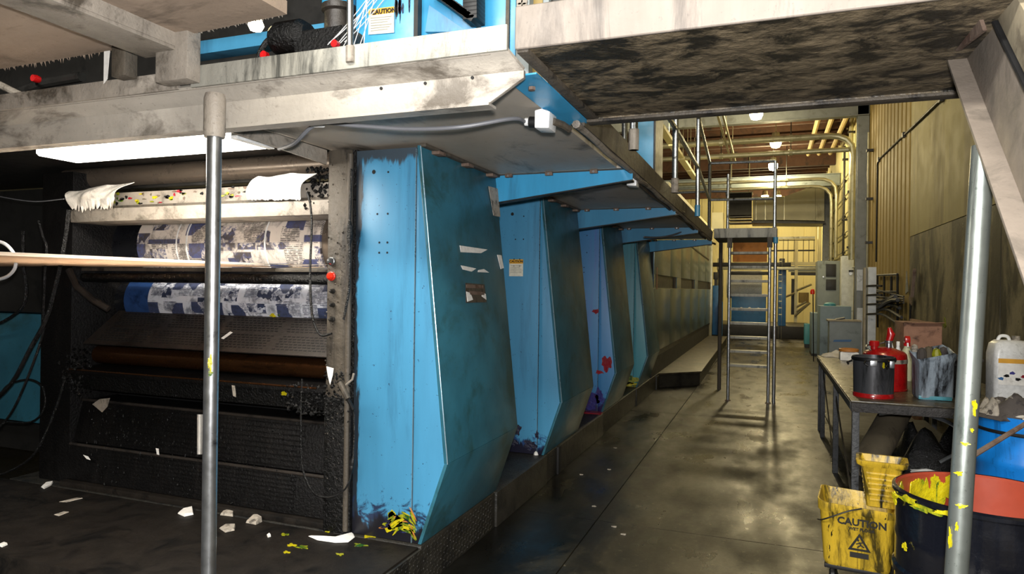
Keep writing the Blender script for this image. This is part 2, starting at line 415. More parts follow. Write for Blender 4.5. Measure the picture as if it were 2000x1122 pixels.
# ------------------------------------------------------------------ mesh builder
class MB:
    def __init__(s):
        s.v, s.f = [], []

    def add(s, vs, fs):
        k = len(s.v)
        s.v += [tuple(map(float, p)) for p in vs]
        s.f += [tuple(i + k for i in f) for f in fs]
        return s

    def box(s, x0, x1, y0, y1, z0, z1):
        return s.add([(x, y, z) for z in (z0, z1) for y in (y0, y1) for x in (x0, x1)],
                     [(0, 2, 3, 1), (4, 5, 7, 6), (0, 1, 5, 4), (2, 6, 7, 3), (0, 4, 6, 2), (1, 3, 7, 5)])

    def obox(s, c, a, b, d):
        """oriented box: centre and three half-vectors"""
        c, a, b, d = map(np.array, (c, a, b, d))
        return s.add([c + i * a + j * b + k * d for k in (-1, 1) for j in (-1, 1) for i in (-1, 1)],
                     [(0, 2, 3, 1), (4, 5, 7, 6), (0, 1, 5, 4), (2, 6, 7, 3), (0, 4, 6, 2), (1, 3, 7, 5)])

    def bar(s, p, q, wv, h):
        """rectangular bar from p to q; wv = sideways width, h = the other thickness"""
        p, q = np.array(p, float), np.array(q, float)
        d = q - p
        L = np.linalg.norm(d)
        d = d / L
        up = np.array([0, 0, 1.0]) if abs(d[2]) < 0.95 else np.array([0, 1.0, 0])
        a = np.cross(d, up)
        a /= np.linalg.norm(a)
        b = np.cross(a, d)
        return s.obox((p + q) / 2, d * L / 2, a * wv / 2, b * h / 2)

    def prism(s, pts, axis, a, b):
        n = len(pts)
        def P(p, t):
            return {'x': (t, p[0], p[1]), 'y': (p[0], t, p[1]), 'z': (p[0], p[1], t)}[axis]
        vs = [P(p, a) for p in pts] + [P(p, b) for p in pts]
        fs = [tuple(range(n)), tuple(range(2 * n - 1, n - 1, -1))] + [(i, (i + 1) % n, n + (i + 1) % n, n + i) for i in range(n)]
        return s.add(vs, fs)

    def slab(s, pts, off):
        """planar polygon in 3-D extruded by the vector off"""
        n = len(pts)
        off = np.array(off)
        vs = [np.array(p) for p in pts] + [np.array(p) + off for p in pts]
        return s.add(vs, [tuple(range(n)), tuple(range(2 * n - 1, n - 1, -1))] + [(i, (i + 1) % n, n + (i + 1) % n, n + i) for i in range(n)])

    def tube(s, path, r, n=10, cap=True):
        P = [np.array(p, float) for p in path]
        rs = r if isinstance(r, (list, tuple)) else [r] * len(P)
        k0 = len(s.v)
        prev = None
        for i, p in enumerate(P):
            d = P[min(i + 1, len(P) - 1)] - P[max(i - 1, 0)]
            d = d / (np.linalg.norm(d) + 1e-9)
            if prev is None:
                up = np.array([0, 0, 1.0]) if abs(d[2]) < 0.9 else np.array([1.0, 0, 0])
                a = np.cross(d, up)
            else:
                a = prev - d * (prev @ d)
            a = a / (np.linalg.norm(a) + 1e-9)
            prev = a
            b = np.cross(d, a)
            for j in range(n):
                t = 2 * pi * j / n
                s.v.append(tuple(p + rs[i] * (a * cos(t) + b * sin(t))))
        for i in range(len(P) - 1):
            for j in range(n):
                s.f.append((k0 + i * n + j, k0 + i * n + (j + 1) % n, k0 + (i + 1) * n + (j + 1) % n, k0 + (i + 1) * n + j))
        if cap:
            s.f.append(tuple(k0 + j for j in range(n))[::-1])
            s.f.append(tuple(k0 + (len(P) - 1) * n + j for j in range(n)))
        return s

    def lathe(s, prof, c=(0, 0, 0), n=28, axis='z', sq=1.0, cap=True):
        """profile of (radius, height) around an axis; closed when first/last radius is 0"""
        k0 = len(s.v)
        c = np.array(c, float)
        for (r, h) in prof:
            for j in range(n):
                t = 2 * pi * j / n
                a, b = r * cos(t), r * sin(t) * sq
                v = {'z': (a, b, h), 'x': (h, a, b), 'y': (a, h, b)}[axis]
                s.v.append(tuple(c + np.array(v)))
        for i in range(len(prof) - 1):
            for j in range(n):
                s.f.append((k0 + i * n + j, k0 + i * n + (j + 1) % n, k0 + (i + 1) * n + (j + 1) % n, k0 + (i + 1) * n + j))
        for i, rev in ((0, True), (len(prof) - 1, False)):
            if cap and prof[i][0] > 1e-6:
                f = tuple(k0 + i * n + j for j in range(n))
                s.f.append(f[::-1] if rev else f)
        return s

    def sheet(s, fn, nu, nv, th=0.002):
        """fn(u,v)->point on [0,1]^2, closed with a small thickness along the local normal"""
        g = np.array([[fn(i / nu, j / nv) for j in range(nv + 1)] for i in range(nu + 1)], float)
        du = np.gradient(g, axis=0)
        dv = np.gradient(g, axis=1)
        nn = np.cross(du, dv)
        nn /= (np.linalg.norm(nn, axis=2, keepdims=True) + 1e-9)
        h = g - nn * th
        k0 = len(s.v)
        W = nv + 1
        N = (nu + 1) * W
        s.v += [tuple(p) for p in g.reshape(-1, 3)] + [tuple(p) for p in h.reshape(-1, 3)]
        for i in range(nu):
            for j in range(nv):
                a = k0 + i * W + j
                s.f.append((a, a + W, a + W + 1, a + 1))
                s.f.append((a + N, a + 1 + N, a + W + 1 + N, a + W + N))
        for i in range(nu):
            for j in (0, nv):
                a = k0 + i * W + j
                s.f.append((a, a + N, a + W + N, a + W))
        for j in range(nv):
            for i in (0, nu):
                a = k0 + i * W + j
                s.f.append((a, a + 1, a + 1 + N, a + N))
        return s

    def blob(s, c, ux, uy, rx, ry, seed, th=0.003, n=22, rag=0.35):
        """ragged smear lying on a surface spanned by ux, uy"""
        rr = random.Random(seed)
        c, ux, uy = np.array(c, float), np.array(ux, float), np.array(uy, float)
        nm = np.cross(ux, uy)
        nm /= np.linalg.norm(nm)
        ph = [rr.uniform(0, 6.3) for _ in range(4)]
        pts = []
        for j in range(n):
            t = 2 * pi * j / n
            k = 1 + rag * (0.5 * sin(3 * t + ph[0]) + 0.4 * sin(5 * t + ph[1]) + 0.3 * sin(8 * t + ph[2])) + rr.uniform(-.12, .12) * rag * 2
            pts.append(c + ux * rx * k * cos(t) + uy * ry * k * sin(t))
        return s.slab(pts, nm * th)

    def build(s, name, m, parent=None, bevel=0.0, origin=None, smooth=30, label=None, kind=None, seg=2):
        me = bpy.data.meshes.new(name)
        off = np.array(wloc(parent))
        if origin is not None:
            sub = np.array(origin)
        else:
            sub = off
        me.from_pydata([tuple(np.array(p) - sub) for p in s.v], [], s.f)
        bm = bmesh.new()
        bm.from_mesh(me)
        bmesh.ops.recalc_face_normals(bm, faces=bm.faces)
        if bevel:
            es = [e for e in bm.edges if len(e.link_faces) == 2 and e.calc_face_angle(0) > radians(35)]
            bmesh.ops.bevel(bm, geom=es, offset=bevel, segments=seg, affect='EDGES', profile=0.6, clamp_overlap=True)
        bm.to_mesh(me)
        bm.free()
        if smooth:
            me.polygons.foreach_set('use_smooth', [True] * len(me.polygons))
            me.set_sharp_from_angle(angle=radians(smooth))
        me.materials.append(M[m] if isinstance(m, str) else m)
        o = bpy.data.objects.new(name, me)
        COL.objects.link(o)
        if parent is not None:
            o.parent = parent
        if origin is not None:
            o.location = tuple(np.array(origin) - off)
        if label:
            o['label'] = label
        if kind:
            o['kind'] = kind
        return o


def wloc(o):
    p = np.zeros(3)
    while o is not None:
        p = p + np.array(o.location)
        o = o.parent
    return tuple(p)


def thing(name, label, cat, loc=(0, 0, 0), group=None):
    o = bpy.data.objects.new(name, None)
    COL.objects.link(o)
    o.empty_display_size = 0.1
    o.location = loc
    o['label'] = label
    o['category'] = cat
    if group:
        o['group'] = group
    return o


def tag(o, label, cat, group=None):
    o['label'] = label
    o['category'] = cat
    if group:
        o['group'] = group
    return o


def struct(o, label=None):
    o['kind'] = 'structure'
    if label:
        o['label'] = label
    return o


def dup(root, delta, label, parent=None):
    c = root.copy()
    COL.objects.link(c)
    if parent is not None:
        c.parent = parent
    else:
        c.location = tuple(np.array(root.location) + np.array(delta))
        c['label'] = label
    for ch in list(root.children):
        dup(ch, (0, 0, 0), None, c)
    return c


def lettering(txt, size, c, ux, uy, m, parent, name='lettering', depth=0.0015, align='CENTER', bold=0.0):
    """raised print: text centred on c, running along ux, upright along uy"""
    cu = bpy.data.curves.new(name, 'FONT')
    cu.body = txt
    cu.size = size
    cu.align_x = align
    cu.align_y = 'CENTER'
    cu.extrude = depth
    cu.offset = bold
    cu.resolution_u = 2
    tmp = bpy.data.objects.new(name, cu)
    COL.objects.link(tmp)
    dg = bpy.context.evaluated_depsgraph_get()
    me = bpy.data.meshes.new_from_object(tmp.evaluated_get(dg))
    bpy.data.objects.remove(tmp)
    ux, uy = Vector(ux).normalized(), Vector(uy).normalized()
    uz = ux.cross(uy)
    off = Vector(c) - Vector(wloc(parent))
    me.transform(Matrix(((ux[0], uy[0], uz[0], off[0]), (ux[1], uy[1], uz[1], off[1]), (ux[2], uy[2], uz[2], off[2]), (0, 0, 0, 1))))
    me.materials.clear()
    me.materials.append(M[m])
    o = bpy.data.objects.new(name, me)
    COL.objects.link(o)
    o.parent = parent
    return o


def arc(p, q, sag, n=12, ax=(0, 0, -1)):
    p, q, ax = np.array(p, float), np.array(q, float), np.array(ax, float)
    return [p + (q - p) * t + ax * sag * 4 * t * (1 - t) for t in [i / n for i in range(n + 1)]]


def smoothpath(pts, k=6):
    """Catmull-Rom through points"""
    P = [np.array(p, float) for p in pts]
    P = [2 * P[0] - P[1]] + P + [2 * P[-1] - P[-2]]
    out = []
    for i in range(1, len(P) - 2):
        for j in range(k):
            t = j / k
            a, b, c, d = P[i - 1:i + 3]
            out.append(0.5 * ((2 * b) + (-a + c) * t + (2 * a - 5 * b + 4 * c - d) * t * t + (-a + 3 * b - 3 * c + d) * t ** 3))
    out.append(P[-2])
    return out

#==BODY==

# ================================================================== ROOM SHELL
XW, YF, ZC = 1.98, 33.0, 6.3      # right wall, far wall, roof
fl = struct(MB().box(-7.5, XW + .2, -4, YF + .2, -0.2, -0.012).build('floor', 'dark_gap', smooth=0), 'wet grimy concrete floor of the aisle')
# concrete slabs with open joints
for i, (x0, x1) in enumerate(((-7.5, -1.10), (-1.092, XW + .2))):
    ys = [-4, 0.2, 4.6, 8.95, 13.4, 17.8, 22.2, 26.6, YF]
    for a, b in zip(ys[:-1], ys[1:]):
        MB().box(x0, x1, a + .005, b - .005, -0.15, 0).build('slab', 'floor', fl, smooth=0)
wr = struct(MB().box(XW + .03, XW + .2, -4, YF, 0, ZC).build('wall_right', 'wall', smooth=0), 'yellowed and ink stained side wall')
for a, b in ((-4, 0.4), (0.42, 3.9), (3.92, 7.4), (7.42, 11.75)):
    for z0, z1 in ((0, 2.44), (2.45, 4.05), (4.06, ZC)):
        MB().box(XW, XW + .03, a, b, z0, z1).build('panel', 'wall_stain' if z0 < 2.4 else 'wall', wr, smooth=0)
y = 11.77
i = 0
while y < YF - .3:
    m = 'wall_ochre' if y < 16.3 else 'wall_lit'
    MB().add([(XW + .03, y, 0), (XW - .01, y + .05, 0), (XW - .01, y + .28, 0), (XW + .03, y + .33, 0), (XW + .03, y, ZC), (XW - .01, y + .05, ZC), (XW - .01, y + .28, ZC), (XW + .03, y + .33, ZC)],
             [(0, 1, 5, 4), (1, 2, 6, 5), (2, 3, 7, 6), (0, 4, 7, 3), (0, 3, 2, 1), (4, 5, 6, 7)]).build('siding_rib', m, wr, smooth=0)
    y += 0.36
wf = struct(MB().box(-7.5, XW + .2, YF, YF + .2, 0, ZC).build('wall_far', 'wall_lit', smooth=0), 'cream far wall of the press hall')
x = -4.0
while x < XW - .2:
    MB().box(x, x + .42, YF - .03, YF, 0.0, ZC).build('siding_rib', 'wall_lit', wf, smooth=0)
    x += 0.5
struct(MB().box(-7.7, -7.5, -4, YF, 0, ZC).build('wall_left', 'dark_panel', smooth=0))
struct(MB().box(-7.5, XW + .2, -4.2, -4, 0, ZC).build('wall_back', 'wall', smooth=0))
ce = struct(MB().box(-7.5, XW + .2, -4.2, YF + .2, ZC, ZC + .15).build('ceiling', 'ceiling', smooth=0), 'dark timber roof with joists')
for k in range(40):
    yy = 1.2 + k * 0.8
    MB().box(-7.4, XW, yy, yy + .07, ZC - .24, ZC).build('joist', 'joist', ce, smooth=0)
for k in range(7):
    yy = 9.6 + k * 3.7
    MB().box(-7.4, XW, yy, yy + .16, ZC - .55, ZC - .241).build('roof_beam', 'joist', ce, smooth=0)

# ================================================================== PRESS BASE
PZ = 0.235
pb = thing('press_plinth', 'grimy dark steel base and deck plate under the blue press cabinets', 'base', (-3, 3, 0))
MB().box(-6.9, -1.70, 2.28, 3.16, 0, PZ).build('front_deck', 'black_deck', pb, bevel=.006)
segs = [(3.17, 4.20, 0.0), (4.205, 5.30, .02), (5.305, 5.62, 0.0), (5.66, 7.3, .015), (7.305, 9.3, 0.0), (9.305, 10.95, .01)]
for a, b, dz in segs:
    MB().box(-4.9, -1.69 + (.012 if dz else 0), a, b, 0, PZ + dz * .0).build('plinth_block', 'plinth', pb, bevel=.008)
MB().box(-1.70, -1.672, 5.60, 5.68, 0, PZ).build('joint_post', 'dark_gap', pb, bevel=.004)
MB().box(-1.70, -1.685, 2.30, 3.16, 0.005, PZ - .012).build('tread_riser', 'plinth', pb)
# raised diamond ribs on the near riser
mb = MB()
for i in range(46):
    for j in range(10):
        yy, zz = 2.33 + i * .04, .02 + j * .021
        s_ = 1 if (i + j) % 2 else -1
        mb.obox((-1.684 if yy < 3.16 else -1.689, yy, zz), (.0025, 0, 0), (0, .013, .006 * s_), (0, -.002 * s_, .0035))
mb.build('tread_ribs', 'plinth', pb, smooth=0, kind='stuff')

# rear walkway step
st = thing('walkway_step', 'low dark walkway step with cut corner along the rear press housing', 'step', (-1.4, 18, 0))
pts = [(-1.66, 11.25), (-1.08, 11.85), (-1.18, 21.15), (-2.3, 21.15), (-2.3, 10.97), (-1.66, 10.97)]
MB().prism(pts, 'z', 0, PZ - .03).build('riser', 'plinth', st)
MB().prism([(-1.67, 11.2), (-1.05, 11.82), (-1.15, 21.17), (-2.3, 21.17), (-2.3, 10.97), (-1.67, 10.97)], 'z', PZ - .028, PZ).build('top_plate', 'step', st, bevel=.004)
MB().blob((-1.62, 11.32, .13), (.7, .72, 0), (0, 0, 1), .05, .07, 4).build('ink_smear', 'ygreen_ink', st)

# ================================================================== BLUE PRESS CABINETS
CY0, CS, CD = 3.19, 2.08, 1.05
XT, ZT, XM, ZM, XB = -1.734, 2.352, -1.552, 0.677, -1.70
side_n = np.cross(np.array([XT - XM, 0, ZT - ZM]), np.array([0, 1.0, 0]))
side_n = side_n / np.linalg.norm(side_n)
if side_n[0] < 0:
    side_n = -side_n


def xside(z):
    return XM + (XT - XM) * (z - ZM) / (ZT - ZM) if z > ZM else XM + (XB - XM) * (ZM - z) / (ZM - PZ)


cab_lab = ['nearest blue press cabinet with yellow-green ink smeared at its foot',
           'second blue press cabinet with a caution sticker and navy ink at its foot',
           'third blue press cabinet with purple stains and a red ink patch',
           'farthest teal-blue press cabinet with yellow ink at its foot']
front_m = ['front0', 'front1', 'front2', 'front3']
for k in range(4):
    y0 = CY0 + k * CS
    y1 = y0 + CD
    xl = -2.13 if k == 0 else -2.75
    cb = thing('press_cabinet', cab_lab[k], 'press cabinet', (-1.9, y0 + .5, PZ), 'blue press cabinets in a row')
    xs = -1.757
    MB().prism([(xl, PZ), (XB - .03, PZ), (XM - .03, ZM), (XT - .03, ZT - .02), (xl, ZT - .02)], 'y', y0 + .02, y1 - .02).build('body', 'dark_gap', cb, smooth=0)
    MB().box(xl, xs - .004, y0, y0 + .018, PZ + .004, ZT - .012).build('front_panel', front_m[k], cb, bevel=.002)
    MB().prism([(xs + .002, PZ + .004), (XB - .006, PZ + .004), (XM - .004, ZM), (XT - .004, ZT - .012), (xs + .002, ZT - .012)], 'y', y0, y0 + .018).build('front_strip', front_m[k], cb, bevel=.002)
    MB().prism([(xs - .004, PZ + .004), (xs - .001, PZ + .004), (xs - .001, ZT - .02), (xs - .004, ZT - .02)], 'y', y0 - .004, y0 + .01).build('seam_edge', 'rim_steel', cb, smooth=0)
    MB().prism([(XM, ZM), (XT, ZT - .004), (XT - .02, ZT - .004), (XM - .02, ZM)], 'y', y0 - .004, y1).build('side_panel', 'blue_shaded', cb, bevel=.003)
    MB().prism([(XB, PZ + .003), (XM, ZM - .002), (XM - .02, ZM - .002), (XB - .02, PZ + .003)], 'y', y0 - .004, y1).build('lower_side_panel', 'blue_shaded', cb, bevel=.003)
    MB().tube([(XM + .001, y0 - .005, ZM), (XT + .001, y0 - .005, ZT - .01)], .0035, 6).build('bright_edge', 'rim_steel', cb)
    # hinge rail under the deck
    MB().box(XT - .02, XT + .03, y0 + .0, y1 + .05, ZT - .012, ZT + .006).build('hinge_rail', 'grey_frame', cb, bevel=.003)
    for j in range(3):
        MB().box(XT + .0, XT + .05, y0 + .12 + j * .38, y0 + .2 + j * .38, ZT - .03, ZT - .012).build('hinge', 'rusty', cb, bevel=.003)
    # bolt holes
    hx = [(-2.02, 2.22, .012), (-1.93, 2.215, .006), (-1.995, 1.99, .006), (-1.93, 1.99, .006)] if k == 0 else [(-2.0, 2.21, .014), (-1.90, 2.19, .006), (-1.97, 2.0, .006), (-1.9, 2.0, .006)]
    hx += [(-1.98 + dx * .05, 1.78 + dz * .055, .006) for dx in (0, 1) for dz in (0, 1)]
    if k < 3:
        for (hxx, hz, r) in hx:
            MB().lathe([(r, -.0015), (r * .7, -.004), (0, -.004)], (hxx, y0, hz), 10, 'y').build('screw_hole', 'dark_gap', cb)
    # ink on each foot
    A, B_ = (1, 0, 0), (0, 0, 1)
    yy = y0 - .002
    if k == 0:
        rq = random.Random(5)
        for i in range(16):
            MB().blob((rq.uniform(-1.90, -1.765), yy, rq.uniform(.285, .37)), (1, 0, 0), (0, 0, 1), rq.uniform(.02, .04), rq.uniform(.012, .028), 10 + i, th=.0012, rag=.2, n=24).build('ink_smear', rq.choice(['ygreen_ink', 'ygreen_ink', 'navy_ink', 'yellow_ink']), cb)
        for i in range(44):
            xx, zz = rq.uniform(-1.93, -1.735), rq.uniform(.285, .40)
            if zz > .33 + (xx + 1.93) * .5:
                zz -= .05
            an = .75 * sin((xx + 1.93) * 24) - (xx + 1.85) * 2.5 + rq.uniform(-.2, .2)
            mm = rq.choice(['yellow_ink', 'ygreen_ink', 'ygreen_ink', 'navy_ink', 'orange_board'])
            MB().blob((min(xx, -1.75), yy - .001 * (i % 4), zz), (cos(an), 0, sin(an)), (-sin(an), 0, cos(an)), rq.uniform(.018, .04), rq.uniform(.003, .009), 30 + i, th=.002, rag=.14, n=18).build('ink_smear', mm, cb)
    if k == 1:
        for i, (x, z, rx, rz) in enumerate([(-2.0, .33, .14, .07), (-1.82, .31, .11, .06), (-1.93, .43, .06, .07), (-1.76, .40, .03, .05), (-2.05, .5, .035, .04)]):
            MB().blob((x, yy, z), A, B_, rx * .5, rz * .6, 50 + i, rag=.35, n=30).build('ink_smear', 'navy_ink', cb)
    if k == 2:
        for i, (x, z, rx, rz, mm) in enumerate([(-1.85, .36, .14, .11, 'purple_ink'), (-1.74, .42, .05, .1, 'purple_ink'), (-1.66, .78, .07, .1, 'red_ink'), (-1.74, .68, .05, .025, 'red_ink'), (-1.79, 1.35, .045, .03, 'red_ink'), (-1.88, 1.1, .015, .03, 'red_ink')]):
            MB().blob((x, yy, z), A, B_, rx * .8, rz * .8, 70 + i, rag=.3, n=30).build('ink_smear', mm, cb)
        MB().box(-1.95, -1.69, y0 - .12, y0 - .01, PZ, PZ + .012).build('ink_smear', 'red_ink', cb)
    if k == 3:
        for i, (x, z, rx, rz, mm) in enumerate([(-1.8, .34, .12, .09, 'ygreen_ink'), (-1.83, .28, .12, .04, 'yellow_ink')]):
            MB().blob((x, yy, z), A, B_, rx * .9, rz * .7, 90 + i, rag=.3, n=30).build('ink_smear', mm, cb)
    # stickers on the first cabinet's side
    if k == 0:
        sp = lambda u, v: np.array(ppl(u, v, (XM, 0, ZM), side_n)) + side_n * .002
        for nm, q, mm in (('torn_sticker', [(897, 480), (951, 488), (938, 495), (899, 493)], 'paper'),
                          ('torn_sticker', [(899, 519), (905, 520), (929, 525), (920, 531), (903, 527)], 'paper'),
                          ('torn_sticker', [(933, 528), (944, 526), (954, 533), (932, 532)], 'paper'),
                          ('instruction_plate', [(953, 364), (971, 369), (976, 424), (963, 422)], 'paper_dirty'),
                          ('sticker_scrap', [(970, 498), (978, 499), (983, 524), (977, 526)], 'paper'),
                          ('rating_plate', [(908, 553), (945, 556), (949, 591), (909, 592)], 'grey_frame')):
            MB().slab([sp(*p) for p in q], side_n * .003).build(nm, mm, cb, smooth=0)
        for (q, mm) in (([(909, 556), (942, 558), (942, 564), (909, 563)], 'rusty'), ([(909, 570), (917, 573), (922, 586), (911, 590)], 'paper'), ([(915, 569), (944, 571), (944, 577), (916, 576)], 'rusty'), ([(938, 571), (947, 575), (948, 586), (940, 580)], 'paper')):
            MB().slab([sp(*p) + side_n * .003 for p in q], side_n * .002).build('plate_row', mm, cb, smooth=0)
    if k in (1, 3):
        hw = .065
        cxs, czs = (-1.995, 1.745) if k == 1 else (-1.9, 1.9)
        if k == 1:
            a0, a1 = py(995, 508, y0)[0], py(1022, 508, y0)[0]
            ztop, zbot = py(1008, 507, y0)[2], py(1008, 540, y0)[2]
            sg = MB().box(a0, a1, y0 - .003, y0 - .001, zbot, ztop - .035).build('caution_sticker', 'sign_white', cb, smooth=0)
            MB().box(a0, a1, y0 - .003, y0 - .001, ztop - .035, ztop).build('sticker_header', 'sign_orange', sg, smooth=0)
            lettering('CAUTION', .026, ((a0 + a1) / 2, y0 - .004, ztop - .018), (1, 0, 0), (0, 0, 1), 'print_black', sg, bold=.0008)
            for j in range(5):
                MB().box(a0 + .012, a1 - .014 - .01 * (j % 2), y0 - .0045, y0 - .003, ztop - .055 - j * .014, ztop - .052 - j * .014).build('print_line', 'sign_line', sg, smooth=0)

# ================================================================== DECK GUSSETS
gl = ['first blue gusset under the overhead deck, behind the nearest cabinet', 'second blue gusset under the overhead deck, with scratched paint', 'third blue gusset under the overhead deck, above the teal cabinet', 'farthest blue gusset under the overhead deck by the ladder platform']
XE = -0.81
for k in range(4):
    yb = 4.14 + k * CS + .106
    g = thing('deck_gusset', gl[k], 'gusset', (-1.3, yb, 2.2), 'blue gussets carrying the deck')
    MB().prism([(-2.0, 2.352), (XE, 2.352), (XE, 2.288), (-2.0, 2.14)], 'y', yb, yb + .012).build('plate', 'blue_bright' if k in (0, 3) else 'blue', g, smooth=0)
    MB().prism([(-2.0, 2.14), (XE, 2.288), (XE, 2.28), (-2.0, 2.132)], 'y', yb - .004, yb + .06).build('flange', 'dark_steel', g, smooth=0)
    for j, xx in enumerate((-1.66, -1.38, -1.08)):
        c = MB().box(xx, xx + .05, yb - .025, yb + .0, 2.335, 2.358).build('clip', 'rusty', g, bevel=.003)
        MB().lathe([(.008, -.03), (.008, -.024)], (xx + .025, yb, 2.345), 8, 'y').build('bolt', 'chrome', c)

# ================================================================== OVERHEAD DECK AND FRONT BEAM
dk = thing('overhead_deck', 'overhead walkway deck above the press cabinets, bare steel underside', 'walkway deck', (-1.6, 6, 2.36))
ys = [2.275, 4.22, 6.30, 8.38, 10.42]
for a, b in zip(ys[:-1], ys[1:]):
    MB().box(-2.32, -.905 if a < 3 else -.86, a, b - .004, 2.36, 2.395).build('deck_plate', 'deck_under', dk, smooth=0)
    MB().box(-2.32, -1.9, a, b - .004, 2.396, 2.42).build('deck_plate', 'deck_under', dk, smooth=0)
MB().prism([(-.87, 2.355), (-.795, 2.34), (-.785, 2.46), (-.80, 2.46), (-.81, 2.40), (-.87, 2.40)], 'y', 3.0, 10.4).build('edge_angle', 'grey_frame', dk, smooth=0)
MB().box(-6.9, -2.33, 2.275, 4.0, 2.40, 2.44).build('deck_plate', 'dark_panel', dk, smooth=0)
bm_ = thing('deck_front_beam', 'pale dusty channel beam with ink-dripped kick plate across the front of the deck', 'beam', (-2, 2.2, 2.25))
YB = 2.2
MB().prism([(-6.9, 2.25), (-.925, 2.25), (-.80, 2.325), (-.80, 2.352), (-6.9, 2.352)], 'y', YB, YB + .02).build('web', 'pale_beam', bm_, bevel=.003)
MB().box(-6.9, -.93, YB, YB + .07, 2.242, 2.252).build('lower_flange', 'pale_beam', bm_, smooth=0)
MB().slab([(-6.9, YB, 2.35), (-.80, YB, 2.35), (-.84, YB - .07, 2.405), (-6.9, YB - .07, 2.405)], (0, .012, .012)).build('sloped_lip', 'pale_beam', bm_, smooth=0)
MB().box(-6.9, -2.29, YB - .075, YB - .06, 2.40, 2.475).build('kick_plate', 'dust_steel', bm_, bevel=.003)
MB().box(-2.22, -.835, YB - .075, YB - .06, 2.40, 2.487).build('kick_plate', 'kick', bm_, bevel=.003)
MB().box(-6.9, -.9, YB - .06, YB + .06, 2.395, 2.402).build('deck_angle', 'dust_steel', bm_, smooth=0)
for (u, v) in ((745, 173), (831, 163), (923, 152)):
    p = py(u, v, YB)
    MB().lathe([(.006, -.004), (.006, .001)], (p[0], YB, p[2]), 10, 'y').build('bolt', 'dark_gap', bm_)
# gusset from the beam back to the frame post
gq = [px(445, 252, -2.3), px(600, 262, -2.3), px(656, 300, -2.3), px(654, 318, -2.3), px(480, 268, -2.3)]
gb = MB().prism([(2.27, 2.35), (3.16, 2.35), (3.16, 2.27), (2.6, 2.29), (2.27, 2.30)], 'x', -2.32, -2.305).build('post_gusset', 'dust_steel', smooth=0)
tag(gb, 'dusty grey steel gusset above the lamp joining beam and frame post', 'gusset')

# white junction boxes along the deck edge
jl = ['nearest white junction box with black gland at the deck edge', 'second white junction box, at the first blue gusset tip', 'third white junction box, at the second blue gusset tip', 'fourth white junction box, at the third blue gusset tip', 'farthest white junction box, at the last blue gusset tip']
jp = [px(1065, 238, -.90), px(1236, 354, -.86), px(1318, 412, -.86), px(1358, 450, -.86), px(1386, 475, -.86)]
for k, p in enumerate(jp):
    p = np.array(p)
    j = thing('junction_box', jl[k], 'junction box', tuple(p), 'junction boxes along the deck edge')
    b = MB().prism([(-.032, -.035), (.032, -.04), (.036, .03), (.0, .045), (-.032, .04)], 'y', -.05, .05)
    b.v = [tuple(np.array(v) + p) for v in b.v]
    b.build('box', 'white_pl', j, bevel=.006)
    MB().tube([p + (-.033, 0, .0), p + (-.07, 0, .004)], .024, 12).build('gland', 'black', j)
    MB().tube([p + (-.07, 0, .004), p + (-.09, 0, .006)], .017, 10).build('tape_wrap', 'white_pl', j)
    MB().tube([p + (.034, 0, .0), p + (.06, .05, -.005), p + (.07, .12, -.01)], .016, 8).build('conduit_stub', 'grey_frame', j)
    MB().box(p[0] - .012, p[0] + .012, p[1] - .02, p[1] + .02, p[2] + .04, 2.36).build('hanger', 'white_pl', j, smooth=0)
# feed cable of the nearest box
q0 = jp[0]
pa = [py(545, 291, 2.62), py(575, 280, 2.45), px(620, 243, -1.80), px(700, 246, -1.62), px(800, 252, -1.40), px(900, 248, -1.18), px(1000, 232, -1.0), np.array(q0) + (-.09, 0, .006)]
tag(MB().tube(smoothpath(pa), .0085, 8).build('power_cable', 'cable'), 'grey power cable slung under the deck to the nearest junction box', 'cable')
t = thing('cable_tie_wrap', 'white tape wrap holding grey cable under the front beam', 'tape', tuple(pa[2]))
MB().tube([np.array(pa[2]) + (-.03, 0, .003), np.array(pa[2]) + (.03, 0, -.002)], .014, 8).build('wrap', 'white_pl', t)
MB().box(pa[2][0] - .01, pa[2][0] + .01, pa[2][1] - .01, pa[2][1] + .01, pa[2][2], 2.36).build('strap', 'white_pl', t)
# armoured cable along the deck edge
e = [(-.82, 2.95 + i * .31, 2.338 + .008 * sin(i * 2.1)) for i in range(25)]
tag(MB().tube(smoothpath(e, 3), .019, 8).build('armoured_cable', 'dust_steel'), 'dusty armoured cable running along the deck edge past the junction boxes', 'cable')
e = [(-.86, 4.4 + i * .4, 2.335 + .006 * sin(i * 1.7 + 1)) for i in range(15)]
tag(MB().tube(smoothpath(e, 3), .014, 8).build('armoured_cable', 'grey_frame'), 'thinner dark cable under the deck edge beyond the first gusset', 'cable')
e = arc(px(1258, 463, -1.3), px(1343, 448, -.95), .04, 8)
tag(MB().tube(e, .01, 6).build('power_cable', 'cable'), 'slack grey cable under the deck in front of the farthest gusset', 'cable')
# blue plate between deck and bridge
bp = thing('blue_splice_plate', 'glossy blue plate joining the deck edge to the cross bridge', 'plate', (-.8, 2.6, 2.36))
MB().slab([(-.90, 2.27, 2.352), (-.90, 3.02, 2.352), (-.778, 3.02, 2.356), (-.778, 2.27, 2.356)], (0, 0, .006)).build('plate', 'blue_bright', bp, smooth=0)
MB().lathe([(.014, -.012), (.014, .0)], (-.84, 2.40, 2.352), 6, 'z').build('bolt', 'rusty', bp)

